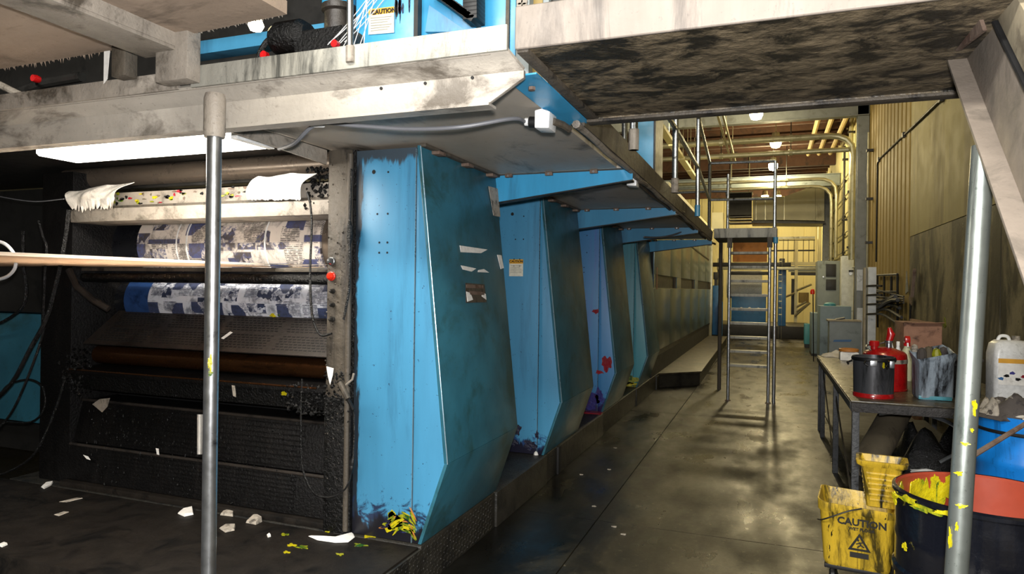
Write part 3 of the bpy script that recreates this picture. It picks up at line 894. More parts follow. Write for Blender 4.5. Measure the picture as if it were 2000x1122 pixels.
# ================================================================== CROSS BRIDGE
br = thing('cross_bridge', 'heavy brown crossover bridge spanning the aisle overhead with greasy underside', 'bridge', (0, 2.5, 2.37))
MB().box(-.775, .74, 2.04, 2.055, 2.365, 2.505).build('front_face', 'bridge_front', br, bevel=.012, seg=3)
MB().slab([(-.775, 2.06, 2.372), (.74, 2.06, 2.372), (.74, 3.02, 2.378), (-.775, 3.02, 2.378)], (0, 0, .03)).build('underside_plate', 'bridge_under', br, smooth=0)
for xa in (-.775, .70):
    MB().box(xa, xa + .04, 2.06, 3.05, 2.36, 2.44).build('end_angle', 'grey_frame', br, bevel=.004)
MB().box(-.775, .74, 3.02, 3.035, 2.352, 2.46).build('rear_face', 'bridge_under', br, bevel=.005)
MB().box(-.775, .74, 2.96, 3.03, 2.345, 2.358).build('rear_flange', 'grey_frame', br, bevel=.003)

# ================================================================== STAIR FLIGHT AND LEANING POST (right)
sd = np.array([0, 2.73 - 1.89, 2.47 - 1.64])
sd = sd / np.linalg.norm(sd)
sn = np.array([0, -sd[2], sd[1]])
if sn[2] < 0:
    sn = -sn
S0 = np.array([.55, 2.73, 2.47])
S1 = S0 - sd * 3.35
str_ = thing('stair_flight', 'steel stair flight with grey channel stringer coming down at the right edge', 'stairs', (.9, 1.2, 0))
c0 = (S0 + S1) / 2
L = 3.35 / 2
MB().obox(c0 + np.array([.055, 0, 0]) + sn * .12, sd * L, np.array([.005, 0, 0]), sn * .12).build('stringer_web', 'stringer', str_, bevel=.002)
MB().obox(c0 + np.array([.025, 0, 0]) + sn * .004, sd * L, np.array([.03, 0, 0]), sn * .006).build('stringer_flange', 'stringer', str_, bevel=.002)
MB().obox(c0 + np.array([.04, 0, 0]) + sn * .245, sd * L, np.array([.008, 0, 0]), sn * .006).build('stringer_flange', 'dark_gap', str_, bevel=.002)  # top flange blackened to stand in for the dark gap under the rail
MB().obox(c0 + np.array([.08, 0, 0]) + sn * .312, sd * (L + .15), np.array([.04, 0, 0]), sn * .055).build('side_rail', 'stringer_tan', str_, bevel=.003)
MB().obox(c0 + np.array([.80, 0, 0]) + sn * .12, sd * L, np.array([.005, 0, 0]), sn * .12).build('stringer_web', 'stringer', str_, bevel=.002)
for i in range(11):
    c = S0 - sd * (.2 + i * .29) + np.array([.43, 0, 0]) + sn * .1
    MB().obox(c, (.36, 0, 0), (0, .11, 0), (0, 0, .012)).build('tread', 'stringer_tan', str_, bevel=.003)
# gusset plate with bolts at the head
MB().slab([np.array(px(1840, 84, .545)), np.array(px(1908, 26, .545)), np.array(px(1920, 60, .545)), np.array(px(1868, 100, .545))], (.01, 0, 0)).build('head_plate', 'rusty', str_, smooth=0)
for (u, v) in ((1868, 84), (1897, 47)):
    p = np.array(px(u, v, .544))
    MB().lathe([(.012, -.012), (.012, 0)], p, 6, 'x').build('bolt', 'rusty', str_)
po = thing('leaning_post', 'shiny leaning steel post splashed with green and yellow ink in front of the black drum', 'post', (.44, 2.25, 0))
P1 = np.array(py(1918, 325, 2.30))
P0 = np.array(py(1868, 1122, 2.27))
P1 = P1 + (P1 - P0) * .05
P0 = P1 + (P0 - P1) * (P1[2] / (P1[2] - P0[2]))
MB().tube([P0, P1], .0295, 24).build('tube', 'pole_green', po)
MB().lathe([(.06, 0), (.06, .012), (.03, .014)], P0, 20).build('base_plate', 'dark_steel', po)
pd = (P1 - P0) / np.linalg.norm(P1 - P0)


def onpole(z, ang, r=.0298):
    c = P0 + pd * (z / pd[2])
    return c + np.array([cos(ang), sin(ang), 0]) * r, np.array([-sin(ang), cos(ang), 0])


for i, (z, ang, rx, rz) in enumerate([(1.28, -1.2, .006, .022), (1.175, -1.75, .010, .005), (1.09, -2.1, .009, .006), (1.0, -1.75, .012, .006), (.94, -2.0, .004, .012), (.90, -2.5, .005, .025), (1.215, -1.3, .004, .005)]):
    c, tg = onpole(z, ang)
    MB().blob(c, tg, (0, 0, 1), rx, rz, 200 + i, th=.003, rag=.5).build('ink_splash', 'yellow_ink', po)
rb = px(2000, 830, .78)
ra = np.array(py(1900, 891, 2.285))
tag(MB().tube([ra, np.array(rb), np.array(rb) + (np.array(rb) - ra) * 1.0], .0075, 8).build('brace_rod', 'rusty'), 'thin rusty brace rod slanting from the leaning post past the blue drum', 'rod')

# ================================================================== LEFT POST
lx = -2.085
lp = thing('deck_post', 'vertical steel pipe post with collar standing in front of the press rollers', 'post', (lx, 2.12, 0))
MB().tube([(lx, 2.12, 0), (lx, 2.12, 2.25)], .0285, 24).build('pipe', 'chrome', lp)
MB().lathe([(.038, 2.185), (.041, 2.20), (.041, 2.34), (.036, 2.36)], (lx, 2.12, 0), 24).build('collar', 'dust_steel', lp)
MB().lathe([(.07, 0), (.07, .012), (.032, .015)], (lx, 2.12, 0), 20).build('base_plate', 'dark_steel', lp)
for i, (z, ang, rx, rz, mm) in enumerate([(1.285, -.95, .008, .03, 'yellow_ink'), (1.245, -.9, .008, .012, 'ygreen_ink')]):
    c = np.array([lx + cos(ang) * .029, 2.12 + sin(ang) * .029, z])
    MB().blob(c, (-sin(ang), cos(ang), 0), (0, 0, 1), rx, rz, 220 + i, th=.002, rag=.4).build('ink_splash', mm, lp)

# ================================================================== OPEN PRINTING UNIT (left)
def lumps(n, box, r, seed, sq=(1, 1, 1)):
    rr = random.Random(seed)
    mb = MB()
    for _ in range(n):
        c = np.array([rr.uniform(box[0], box[1]), rr.uniform(box[2], box[3]), rr.uniform(box[4], box[5])])
        k = r * rr.uniform(.35, 1.0)
        ax = [np.array(a) * k * s_ * rr.uniform(.7, 1.3) for a, s_ in (((1, 0, 0), sq[0]), ((0, 1, 0), sq[1]), ((0, 0, 1), sq[2]))]
        mb.add([c + ax[0], c - ax[0], c + ax[1], c - ax[1], c + ax[2], c - ax[2]], [(0, 2, 4), (2, 1, 4), (1, 3, 4), (3, 0, 4), (2, 0, 5), (1, 2, 5), (3, 1, 5), (0, 3, 5)])
    return mb


XR, XLf = -2.30, -4.42
pu = thing('printing_unit', 'open printing unit with ink-caked rollers between dark side frames', 'printing unit', (-3.3, 3.6, PZ))
MB().box(XR, -2.165, 3.17, 4.15, PZ, 2.35).build('right_frame', 'grey_frame', pu, bevel=.006)
MB().box(-2.164, -2.132, 3.20, 4.15, PZ, 2.35).build('frame_plate', 'black_ink', pu)
MB().tube([(-2.155, 3.165, PZ + .02), (-2.155, 3.165, 2.32)], .016, 12).build('frame_conduit', 'grey_frame', pu)
MB().box(XLf - .30, XLf, 3.25, 4.15, PZ, 2.35).build('left_frame', 'black_cover', pu, bevel=.008)
MB().box(XLf, XR, 4.1, 4.15, PZ, 2.35).build('rear_screen', 'dark_gap', pu, smooth=0)
MB().box(-6.9, XLf - .31, 3.75, 3.85, PZ, 2.34).build('gear_side_wall', 'dark_panel', pu, smooth=0)
MB().box(-6.9, -4.745, 3.45, 3.74, .55, 1.36).build('gear_cover', 'blue_shaded', pu, bevel=.02)
MB().box(-6.9, -4.745, 3.40, 3.74, 1.37, 1.72).build('gear_housing', 'dark_panel', pu, bevel=.02)
# buttons on the right frame post
for (u, v, r, mm, nm) in ((648, 511, .02, 'steel_pipe', 'knob'), (648, 540, .022, 'red_lamp', 'red_button'), (651, 569, .012, 'dark_steel', 'socket'), (651, 596, .011, 'dark_steel', 'bolt'), (650, 624, .013, 'dark_steel', 'bolt')):
    p = py(u, v, 3.17)
    b_ = MB().lathe([(r * 1.15, .002), (r * 1.15, -.006), (r, -.008), (r * .9, -.02), (r * .5, -.03), (0, -.032)], (p[0], 3.168, p[2]), 16, 'y').build(nm, mm, pu)
# top roller and rails
MB().lathe([(.075, -4.7), (.075, XR - .005)], (0, 3.42, 2.325), 24, 'x').build('top_roller', 'roller_brown', pu)
MB().tube([(XLf, 3.33, 2.235), (XR - .01, 3.33, 2.235)], .012, 8).build('spray_bar', 'dark_steel', pu)
rl = MB().prism([(3.26, 2.10), (3.26, 2.19), (3.40, 2.215), (3.46, 2.10)], 'x', XLf + .08, XR - .01).build('ink_rail', 'dust_steel', pu, bevel=.004)
for i in range(80):
    xx = RND.uniform(XLf + .15, XR - .25)
    zz = RND.uniform(2.11, 2.19)
    MB().blob((xx, 3.259, zz), (1, 0, 0), (0, 0, 1), RND.uniform(.006, .024), RND.uniform(.004, .012), 300 + i, th=.002, rag=.3, n=10).build('ink_spatter', RND.choice(['yellow_ink', 'ygreen_ink', 'black_ink', 'rusty', 'rusty', 'black_ink', 'red_ink', 'kraft']), rl)
MB().prism([(3.22, 2.0), (3.22, 2.085), (3.44, 2.10), (3.50, 2.0)], 'x', XLf + .02, XR - .004).build('lower_rail', 'dust_steel', pu, bevel=.006)
MB().box(XLf + .05, XR - .006, 3.235, 3.25, 2.086, 2.102).build('rail_lip', 'grey_frame', pu, smooth=0)
# plate cylinder with wrapped image
pc = MB().lathe([(.25, -.76), (.25, .78)], (-3.40, 3.78, 1.87), 56, 'x').build('plate_cylinder', 'plate_upper', pu, origin=(-3.40, 3.78, 1.87))
MB().lathe([(.235, XLf), (.235, -4.162)], (0, 3.78, 1.87), 40, 'x').build('cylinder_end', 'roller_dark', pu)
MB().lathe([(.235, -2.618), (.235, -2.46), (.10, -2.455), (.10, XR)], (0, 3.78, 1.87), 40, 'x').build('cylinder_shaft', 'roller_brown', pu)
for xx in (-3.80, -3.71, -3.05):
    MB().lathe([(.2515, xx), (.2525, xx + .006), (.2515, xx + .012)], (0, 3.78, 1.87), 56, 'x').build('plate_seam', 'white_pl', pc)
# guide bars
MB().box(XLf + .02, XR - .004, 3.30, 3.40, 1.675, 1.70).build('web_guide', 'grey_frame', pu, bevel=.004)
MB().tube([(XLf + .05, 3.30, 1.632), (XR - .004, 3.30, 1.632)], .030, 16).build('guide_bar', 'black_ink', pu)
MB().tube([(XLf + .1, 3.36, 1.665), (XR - .004, 3.36, 1.665)], .018, 12).build('guide_bar', 'roller_dark', pu)
# lower (blanket) cylinder
lc = MB().lathe([(.19, -.70), (.19, .83)], (-3.35, 3.72, 1.475), 48, 'x').build('blanket_cylinder', 'plate_lower', pu, origin=(-3.35, 3.72, 1.475))
MB().lathe([(.188, -4.28), (.188, -4.052)], (0, 3.72, 1.475), 40, 'x').build('blanket_end', 'roller_blue', pu)
MB().lathe([(.188, -2.518), (.188, XR)], (0, 3.72, 1.475), 40, 'x').build('blanket_end', 'roller_blue', pu)
MB().lathe([(.15, XLf), (.15, -4.282)], (0, 3.72, 1.475), 30, 'x').build('blanket_journal', 'roller_dark', pu)
# perforated guard
ga, gb2 = np.array([0, 3.56, 1.40]), np.array([0, 3.29, 1.185])
gd = (gb2 - ga)
gn = np.array([0, gd[2], -gd[1]])
gn = gn / np.linalg.norm(gn)
if gn[1] > 0:
    gn = -gn
gu = MB().slab([ga + (XLf + .06, 0, 0), ga + (XR - .004, 0, 0), gb2 + (XR - .004, 0, 0), gb2 + (XLf + .06, 0, 0)], gn * -.008).build('perforated_guard', 'guard', pu, smooth=0)
mb = MB()
for blk in range(4):
    for row in range(13):
        if row in (6,):
            continue
        for c_ in range(13):
            xx = XLf + .16 + blk * .49 + c_ * .033 + (row % 2) * .012
            p = ga + gd * (.1 + row * .065) + (xx, 0, 0)
            mb.obox(p + gn * .0008, (.011, 0, 0), gd / np.linalg.norm(gd) * .0038, gn * .001)
mb.build('slot_rows', 'dark_gap', gu, smooth=0, kind='stuff')
# lower rollers, ledge and black covers
MB().lathe([(.062, XLf + .03), (.062, XR - .12)], (0, 3.44, 1.095), 24, 'x').build('copper_roller', 'copper', pu)
MB().lathe([(.03, XR - .12), (.03, XR - .004)], (0, 3.44, 1.095), 14, 'x').build('roller_journal', 'black_ink', pu)
MB().prism([(3.22, .985), (3.22, 1.01), (3.62, 1.03), (3.62, .985)], 'x', XLf + .004, XR - .004).build('ink_ledge', 'black_cover', pu, bevel=.003)
MB().tube([(XLf + .01, 3.222, 1.012), (XR - .1, 3.222, 1.012)], .006, 8).build('ledge_edge', 'copper', pu)
MB().prism([(3.27, .88), (3.25, .984), (3.6, .984), (3.6, .88)], 'x', XLf + .004, XR - .004).build('ink_trough', 'black_ink', pu)
MB().box(XLf, XR, 3.62, 3.66, PZ, 1.0).build('trough_back', 'dark_gap', pu, smooth=0)
for (z0, z1, yf, ys_) in ((.515, .79, 3.27, 3.34), (.275, .505, 3.22, 3.25)):
    cv = MB().prism([(yf, z0), (ys_, z1), (3.6, z1), (3.6, z0)], 'x', XLf + .004, XR - .004).build('black_cover', 'black_cover', pu, bevel=.006)
    MB().tube([(XLf + .01, ys_ - .002, z1), (XR - .01, ys_ - .002, z1)], .010, 8).build('cover_lip', 'guard', cv)
    for j in range(9):
        f_ = (j + .5) / 9.5
        MB().box(XLf + .25, XR - .25, yf + (ys_ - yf) * f_ - .004, yf + (ys_ - yf) * f_ + .01, z0 + (z1 - z0) * f_, z0 + (z1 - z0) * f_ + .006).build('rib', 'black_cover', cv, smooth=0)
MB().box(XLf, XR, 3.18, 3.6, PZ, .27).build('toe_rail', 'black_deck', pu, bevel=.006)
# ink crust (uncountable lumps)
MB().box(XR - .003, -2.13, 3.164, 3.3, PZ, .98).build('ink_coat', 'black_ink', pu, bevel=.004)
lumps(160, (XR, -2.14, 3.155, 3.168, .85, 1.12), .012, 8).build('ink_crust', 'black_ink', pu, kind='stuff', smooth=60)
lumps(260, (XR - .30, XR - .01, 3.2, 3.3, .86, 1.02), .016, 1).build('ink_crust', 'black_ink', pu, kind='stuff', smooth=60)
lumps(160, (XR - .20, XR - .01, 3.21, 3.32, 2.03, 2.28), .018, 2).build('ink_crust', 'black_ink', pu, kind='stuff', smooth=60)
lumps(200, (XLf - .05, XLf + .15, 3.2, 3.3, .85, 1.15), .015, 3).build('ink_crust', 'black_ink', pu, kind='stuff', smooth=60)
lumps(420, (XLf + .2, XR - .02, 3.205, 3.27, .28, .78), .008, 4, (1, 1, 1.6)).build('ink_crust', 'black_ink', pu, kind='stuff', smooth=60)
lumps(120, (XR + .0, -2.14, 3.155, 3.172, .3, 2.3), .007, 5).build('ink_crust', 'grey_frame', pu, kind='stuff', smooth=60)
for i, (u, v, mm) in enumerate(((555, 769, 'yellow_ink'), (533, 616, 'yellow_ink'), (545, 613, 'ygreen_ink'))):
    p = py(u, v, 3.245 if v > 700 else 3.545)
    MB().blob(p, (1, 0, 0), (0, -.3, 1), .02, .012, 340 + i, th=.004).build('ink_spatter', mm, pu)
# angled lever arm at the left
MB().tube([py(135, 528, 3.2), py(150, 560, 3.18), py(180, 585, 3.18), py(212, 604, 3.22)], .022, 10).build('lever_arm', 'guard', pu)

# newsprint web, horizontal, feeding into the nip
zw = 1.706
wb = thing('paper_web', 'cream newsprint web fed edge-on into the printing unit', 'paper web', (-3.5, 3, zw))
fa, fb = (-5.4, 3.34, zw), (-2.42, 3.34, zw)
na, nb = pz(0, 500, zw), pz(600, 524, zw)
na = (na[0] - (nb[0] - na[0]) * .25, na[1] - (nb[1] - na[1]) * .25, zw)
MB().sheet(lambda u, v: tuple(np.array(fa) * (1 - u) * (1 - v) + np.array(fb) * u * (1 - v) + np.array(na) * (1 - u) * v + np.array(nb) * u * v + np.array([0, 0, .002 * sin(v * 9)])), 12, 10, .0015).build('sheet', 'web', wb)
MB().sheet(lambda u, v: tuple(np.array(fa) * (1 - u) * (1 - v) + np.array(fb) * u * (1 - v) + np.array(na) * (1 - u) * v + np.array(nb) * u * v + np.array([0, -.06 * v, .014 + .002 * sin(v * 7)])), 12, 10, .0015).build('sheet', 'web2', wb)

# rags on the upper rail
def rag(name, label, quad, mm, seed, bulge, fringe, ybase):
    rr = random.Random(seed)
    fr = [rr.uniform(0, 1) for _ in range(40)]
    q = [np.array(py(u, v, ybase)) for (u, v) in quad]   # tl, tr, br, bl

    def fn(u, v):
        p = (q[0] * (1 - u) + q[1] * u) * (1 - v) + (q[3] * (1 - u) + q[2] * u) * v
        z = fringe * fr[int(u * 37)] * max(0, v - .75) * 4
        return p + np.array([0, -bulge * sin(pi * min(1, v * 1.0)) * (0.7 + .3 * sin(u * 11 + seed)) - .004 * sin(u * 23 + v * 9), -z + .006 * sin(u * 9 + seed) * (1 - v)])
    return tag(MB().sheet(fn, 36, 12, .004).build(name, mm, smooth=60), label, 'rag')


rag('cleaning_rag', 'frayed off-white rag hanging over the left end of the upper rail', [(135, 375), (262, 356), (222, 392), (140, 400)], 'rag', 3, .05, .06, 3.2)
rag('cleaning_rag', 'bright white rag draped over the right end of the upper rail', [(505, 346), (618, 338), (588, 388), (484, 388)], 'paper', 9, .06, .012, 3.2)


def hose(name, label, pts, Y, r, mm='black_hose', cat='hose', n=7):
    return tag(MB().tube(smoothpath([py(u, v, y if y is not None else Y) for (u, v, y) in [(p + (None,))[:3] for p in pts]], 4), r, n).build(name, mm), label, cat)


hose('ink_hose', 'ink-wet black hose hanging from the frayed rag down the left frame', [(134, 410), (130, 450), (118, 520), (105, 575), (90, 625), (60, 680), (22, 750), (-30, 800)], 3.12, .014)
hose('ink_hose', 'thin black hose with a kink on the left side frame', [(75, 432), (84, 462), (91, 484), (88, 530), (86, 590), (84, 625)], 3.18, .008)
hose('ink_hose', 'curved black hose looping off the left edge above the blue cover', [(45, 452), (46, 520), (52, 570), (40, 605), (0, 632), (-40, 640)], 3.3, .012)
hose('ink_hose', 'thin wet hose trailing down across the blue gear cover', [(88, 640), (72, 690), (45, 760), (20, 810), (-20, 860)], 3.15, .008)
hose('ink_hose', 'lower black hose drooping from the left frame to the floor edge', [(128, 735), (112, 790), (88, 850), (60, 895), (10, 925), (-30, 930)], 3.14, .008)
hose('ink_hose', 'looped black hose beside the blue gear cover', [(0, 770), (20, 750), (60, 742), (85, 760), (86, 800), (60, 825), (10, 825)], 3.25, .007)
hose('wire', 'thin grey wire strung to the frayed rag from the left edge', [(-30, 378), (20, 388), (70, 394), (125, 389)], 3.1, .0035, 'cable', 'wire', 6)
hose('clear_tube', 'loop of clear plastic tubing at the left edge before the web', [(-10, 470), (12, 478), (28, 498), (30, 522), (15, 540), (-10, 548)], 2.6, .0095, 'clear_tube', 'tube')
hose('control_cable', 'ink-crusted cable hanging down beside the right frame post', [(600, 375), (606, 400), (609, 440), (606, 520), (607, 580), (612, 625), (626, 655), (648, 652)], 3.13, .0065)
hc = hose('control_cable', 'looped thin cable hanging by the lower right of the black covers', [(590, 740), (588, 790), (588, 860), (592, 920), (612, 962), (640, 972), (668, 962), (683, 938), (688, 905)], 3.12, .005)
cc = thing('cable_connector', 'black ribbed cable connector on the edge of the nearest blue cabinet', 'connector', py(688, 905, 3.12))
pA, pB = np.array(py(685, 925, 3.12)), np.array(py(690, 895, 3.12))
MB().tube([pA + (pB - pA) * t for t in (0, .2, .25, .45, .5, .7, .75, 1)], [.008, .012, .014, .014, .012, .014, .014, .008], 12).build('shell', 'black', cc)
MB().tube([pB, py(692, 850, 3.14), py(691, 800, 3.15)], .005, 8).build('lead', 'black_hose', cc)
hose('control_cable', 'ink-caked cable with a swollen joint running down the cabinet edge', [(687, 330), (684, 400), (683, 430), (683, 500), (682, 560), (676, 600), (671, 625)], 3.14, .007)
sw = MB().tube([py(683, 432, 3.14), py(683, 445, 3.14), py(683, 465, 3.14), py(682, 480, 3.14)], [.008, .016, .017, .009], 10).build('swollen_splice', 'black_hose')
tag(sw, 'tarry swollen splice on the cable along the nearest cabinet', 'splice')
vv = thing('hand_valve', 'dark lever valve on the lower frame post beside the blue cabinet', 'valve', py(672, 760, 3.14))
MB().tube([py(664, 748, 3.14), py(680, 780, 3.12)], .016, 10).build('body', 'grey_frame', vv)
MB().tube([py(676, 752, 3.13), py(688, 742, 3.12), py(691, 730, 3.12)], .006, 8).build('lever', 'dust_steel', vv)
MB().tube([py(680, 780, 3.12), py(690, 800, 3.14)], .010, 8).build('spout', 'black', vv)

# lit tube fixture under the front beam
fx = thing('tube_light', 'lit white fluorescent fixture under the front beam over the rollers', 'light', (-3.05, 2.65, 2.28))
MB().box(-3.755, -2.36, 2.54, 2.80, 2.36, 2.398).build('housing', 'white_pl', fx, bevel=.004)
ln = MB().prism([(2.545, 2.359), (2.545, 2.30), (2.56, 2.288), (2.78, 2.288), (2.795, 2.30), (2.795, 2.359)], 'x', -3.75, -2.40).build('lens', 'lamp', fx, smooth=0)
MB().box(-2.398, -2.36, 2.54, 2.80, 2.288, 2.359).build('end_cap', 'white_pl', fx, bevel=.003)
MB().box(-3.5, -2.6, 2.6, 2.75, 2.398, 2.402).build('bracket', 'grey_frame', fx)
light('tube_light_lamp', 'AREA', (-3.08, 2.67, 2.28), 40, (1.0, 0.93, 0.82), 1.3, .2, target=(-3.08, 2.85, 1.0))

# ================================================================== UPPER LEVEL (above the deck)
ul = thing('upper_walkway', 'dusty tan upper walkway boards and beam at the top left corner', 'walkway', (-2.6, 1.6, 2.5))


def jag(mb, a, b, z, dz, seed, n=60):
    rr = random.Random(seed)
    a, b = np.array(a, float), np.array(b, float)
    for i in range(n):
        p = a + (b - a) * (i + rr.random()) / n
        h = rr.uniform(.3, 1) * dz
        mb.add([p + (-.006, 0, 0), p + (.006, 0, 0), p + (rr.uniform(-.004, .004), rr.uniform(-.004, .012), -h), p + (0, .004, 0)], [(0, 1, 2), (1, 3, 2), (3, 0, 2), (0, 3, 1)])
    return mb


MB().slab([(-4.6, .4, 2.60), (-2.50, .4, 2.60), (-2.50, 2.12, 2.60), (-4.6, 2.16, 2.60)], (0, 0, .04)).build('board', 'tan_board', ul, smooth=0)
jag(MB(), (-4.6, 2.15, 2.605), (-2.53, 2.12, 2.605), 2.6, .030, 5, 110).build('lint_fringe', 'tan_board', ul, smooth=0, kind='stuff')
MB().slab([(-2.23, .4, 2.60), (-1.68, .4, 2.60), (-1.68, 2.05, 2.60), (-2.23, 2.09, 2.60)], (0, 0, .05)).build('board', 'tan_board', ul, smooth=0)
jag(MB(), (-2.2, 2.09, 2.605), (-1.7, 2.05, 2.605), 2.6, .012, 6, 40).build('lint_fringe', 'dust_steel', ul, smooth=0, kind='stuff')
MB().box(-2.415, -2.405, .4, 2.09, 2.545, 2.66).build('beam_web', 'dust_steel', ul, smooth=0)
MB().box(-2.425, -2.225, .4, 2.09, 2.53, 2.545).build('beam_flange', 'dust_steel', ul, bevel=.003)
MB().box(-2.235, -2.225, .4, 2.09, 2.545, 2.62).build('beam_web', 'dust_steel', ul, smooth=0)
MB().box(py(303, 110, 2.05)[0], py(365, 110, 2.05)[0], 2.05, 2.12, 2.41, 2.64).build('support_post', 'dust_steel', ul, bevel=.006)
MB().box(py(217, 140, 2.06)[0], py(244, 140, 2.06)[0], 2.06, 2.12, 2.46, 2.60).build('support_post', 'grey_frame', ul, bevel=.004)
pr = MB().sheet(lambda u, v: (py(203, 130, 2.1)[0] + .035 * u - .012 * u * v, 2.10, 2.59 - .14 * v + .02 * u * v), 3, 6, .001).build('torn_paper_strip', 'paper')
tag(pr, 'torn white paper strip hanging from the upper walkway', 'paper')

# blue upper press housings
uu = thing('upper_press_housing', 'blue upper press housing with a caution sign behind the kick plate', 'press housing', (-1.55, 3.3, 2.42))
yu = 2.95
MB().box(py(695, 30, yu)[0], py(812, 30, yu)[0], yu, yu + .9, 2.42, 3.5).build('side_plate', 'blue_bright', uu, bevel=.006)
MB().box(py(816, 30, yu)[0], py(1003, 30, yu)[0], yu + .03, yu + .9, 2.42, 3.5).build('door', 'blue_bright', uu, bevel=.006)
MB().box(py(810, 30, yu)[0], py(818, 30, yu)[0], yu - .01, yu + .03, 2.42, 3.5).build('door_edge', 'dark_steel', uu, smooth=0)
MB().box(py(985, 30, yu)[0], py(992, 30, yu)[0], yu + .015, yu + .03, 2.42, 3.5).build('door_trim', 'grey_frame', uu, smooth=0)
MB().slab([py(830, 62, yu - .02), py(945, 62, yu - .02), py(910, 60, yu - .02), py(838, 10, yu - .02)], (0, .03, 0)).build('brace_plate', 'blue', uu, smooth=0)
rq = random.Random(4)
for i in range(9):
    u_ = rq.uniform(773, 806)
    v_ = rq.uniform(2, 26)
    MB().blob(py(u_, v_, yu - .002), (1, 0, 0), (0, 0, 1), rq.uniform(.003, .009), rq.uniform(.02, .06), 11 + i, th=.001, rag=.2, n=14).build('ink_drip', rq.choice(['dark_steel', 'navy_ink']), uu)
sg = MB().slab([py(721, 30, yu - .004), py(770, 24, yu - .004), py(770, 64, yu - .004), py(720, 68, yu - .004)], (0, -.003, 0)).build('caution_sign', 'sign_white', uu, smooth=0)
MB().slab([py(720, 19, yu - .004), py(770, 13, yu - .004), py(770, 25, yu - .004), py(721, 31, yu - .004)], (0, -.004, 0)).build('sign_header', 'sign_orange', sg, smooth=0)
tx = Vector(py(770, 24, yu)) - Vector(py(721, 30, yu))
lettering('CAUTION', .031, py(749, 22, yu - .011), tx, (0, 0, 1), 'print_black', sg, bold=.001)
MB().slab([py(724, 28, yu - .009), py(730, 27.3, yu - .009), py(727, 20, yu - .009)], (0, -.002, 0)).build('warning_triangle', 'print_black', sg, smooth=0)
for j in range(6):
    MB().slab([py(724, 35 + j * 5, yu - .008), py(765 - (j % 3) * 4, 31 + j * 5, yu - .008), py(765 - (j % 3) * 4, 32.2 + j * 5, yu - .008), py(724, 36.2 + j * 5, yu - .008)], (0, -.001, 0)).build('print_line', 'sign_line', sg, smooth=0)
# cable chain
cch = thing('cable_chain', 'black segmented cable chain hanging over the upper blue housing', 'cable chain', py(890, 20, yu - .1))
for j in range(12):
    t = j / 11
    p = np.array(py(842 + 75 * t, -18 + 52 * t ** 1.1, yu - .08))
    MB().obox(p, (.04, 0, -.028), (0, .05, 0), (.010, 0, .014)).build('link', 'black', cch, bevel=.003)
for j in range(10):
    p = np.array(py(926, 40 - 8 * j, yu - .08))
    MB().obox(p, (.035, 0, 0), (0, .05, 0), (0, 0, .010)).build('link', 'black', cch, bevel=.003)
up = thing('handrail_post', 'grey standing pipe rising from the kick plate before the caution sign', 'pipe', py(682, 110, 2.12))
MB().tube([py(684, 118, 2.12), py(684, -40, 2.12)], .012, 12).build('pipe', 'steel_pipe', up)
MB().tube([py(684, 122, 2.12), py(684, 90, 2.12)], .016, 12).build('socket', 'dust_steel', up)
# blue cross rail and an added dark sheet for the gloom behind
ur = thing('blue_cross_rail', 'blue cross rail of the upper press seen over the deck edge', 'rail', py(500, 80, 3.5))
MB().slab([py(362, 84, 3.5), py(690, 36, 3.5), py(690, 62, 3.5), py(362, 110, 3.5)], (0, .12, 0)).build('rail', 'blue', ur, bevel=.005)
MB().box(-6.9, -2.0, 3.9, 4.0, 2.42, 3.75).build('dark_backing', 'dark_panel', ur, smooth=0)
mo = thing('pump_motor', 'tarry black pump motor with hose stubs on the upper deck', 'motor', py(570, 85, 2.75))
ym = 2.75
c = np.array(py(572, 75, ym))
MB().lathe([(0, -.1), (.07, -.1), (.085, -.07), (.085, .06), (.06, .1), (0, .1)], c, 20, 'x').build('body', 'black_ink', mo)
MB().box(c[0] + .05, c[0] + .35, ym - .06, ym + .1, 2.42, c[2] + .01).build('gearbox', 'black_ink', mo, bevel=.02)
MB().box(c[0] - .12, c[0] + .36, ym - .09, ym + .1, 2.41, 2.47).build('foot', 'black_ink', mo, bevel=.01)
MB().tube(smoothpath([py(505, 112, ym), py(512, 95, ym), py(525, 78, ym), py(545, 72, ym)]), .014, 8).build('hose_stub', 'black_hose', mo)
MB().lathe([(.02, -.012), (.02, .012)], py(517, 108, ym - .06), 10, 'y').build('red_cap', 'red', mo)
MB().lathe([(.018, -.012), (.018, .012)], py(655, 86, ym - .1), 10, 'y').build('red_cap', 'red', mo)
co = thing('ink_column', 'dark capped cylinder beside the upper blue housing', 'cylinder', py(660, 60, 3.0))
c = py(662, 60, 3.0)
MB().lathe([(.075, 2.42), (.075, 3.02), (.09, 3.03), (.09, 3.06)], (c[0], 3.0, 0), 20).build('body', 'guard', co)
MB().lathe([(.088, 3.06), (.088, 3.3)], (c[0], 3.0, 0), 20).build('cap', 'blue_bright', co)
# stretched plastic film strands
rr = random.Random(12)
fs = thing('plastic_film', 'stretched shiny plastic film strands behind the standing pipe', 'film', py(690, 40, 2.6))
for j in range(9):
    a = py(745 + rr.uniform(-30, 15), -8, 2.62)
    b = py(640 + j * 8 + rr.uniform(-8, 8), 92 - rr.uniform(0, 12), 2.66)
    MB().tube(arc(a, b, .01, 4), .0022, 5).build('strand', 'clear_tube', fs)
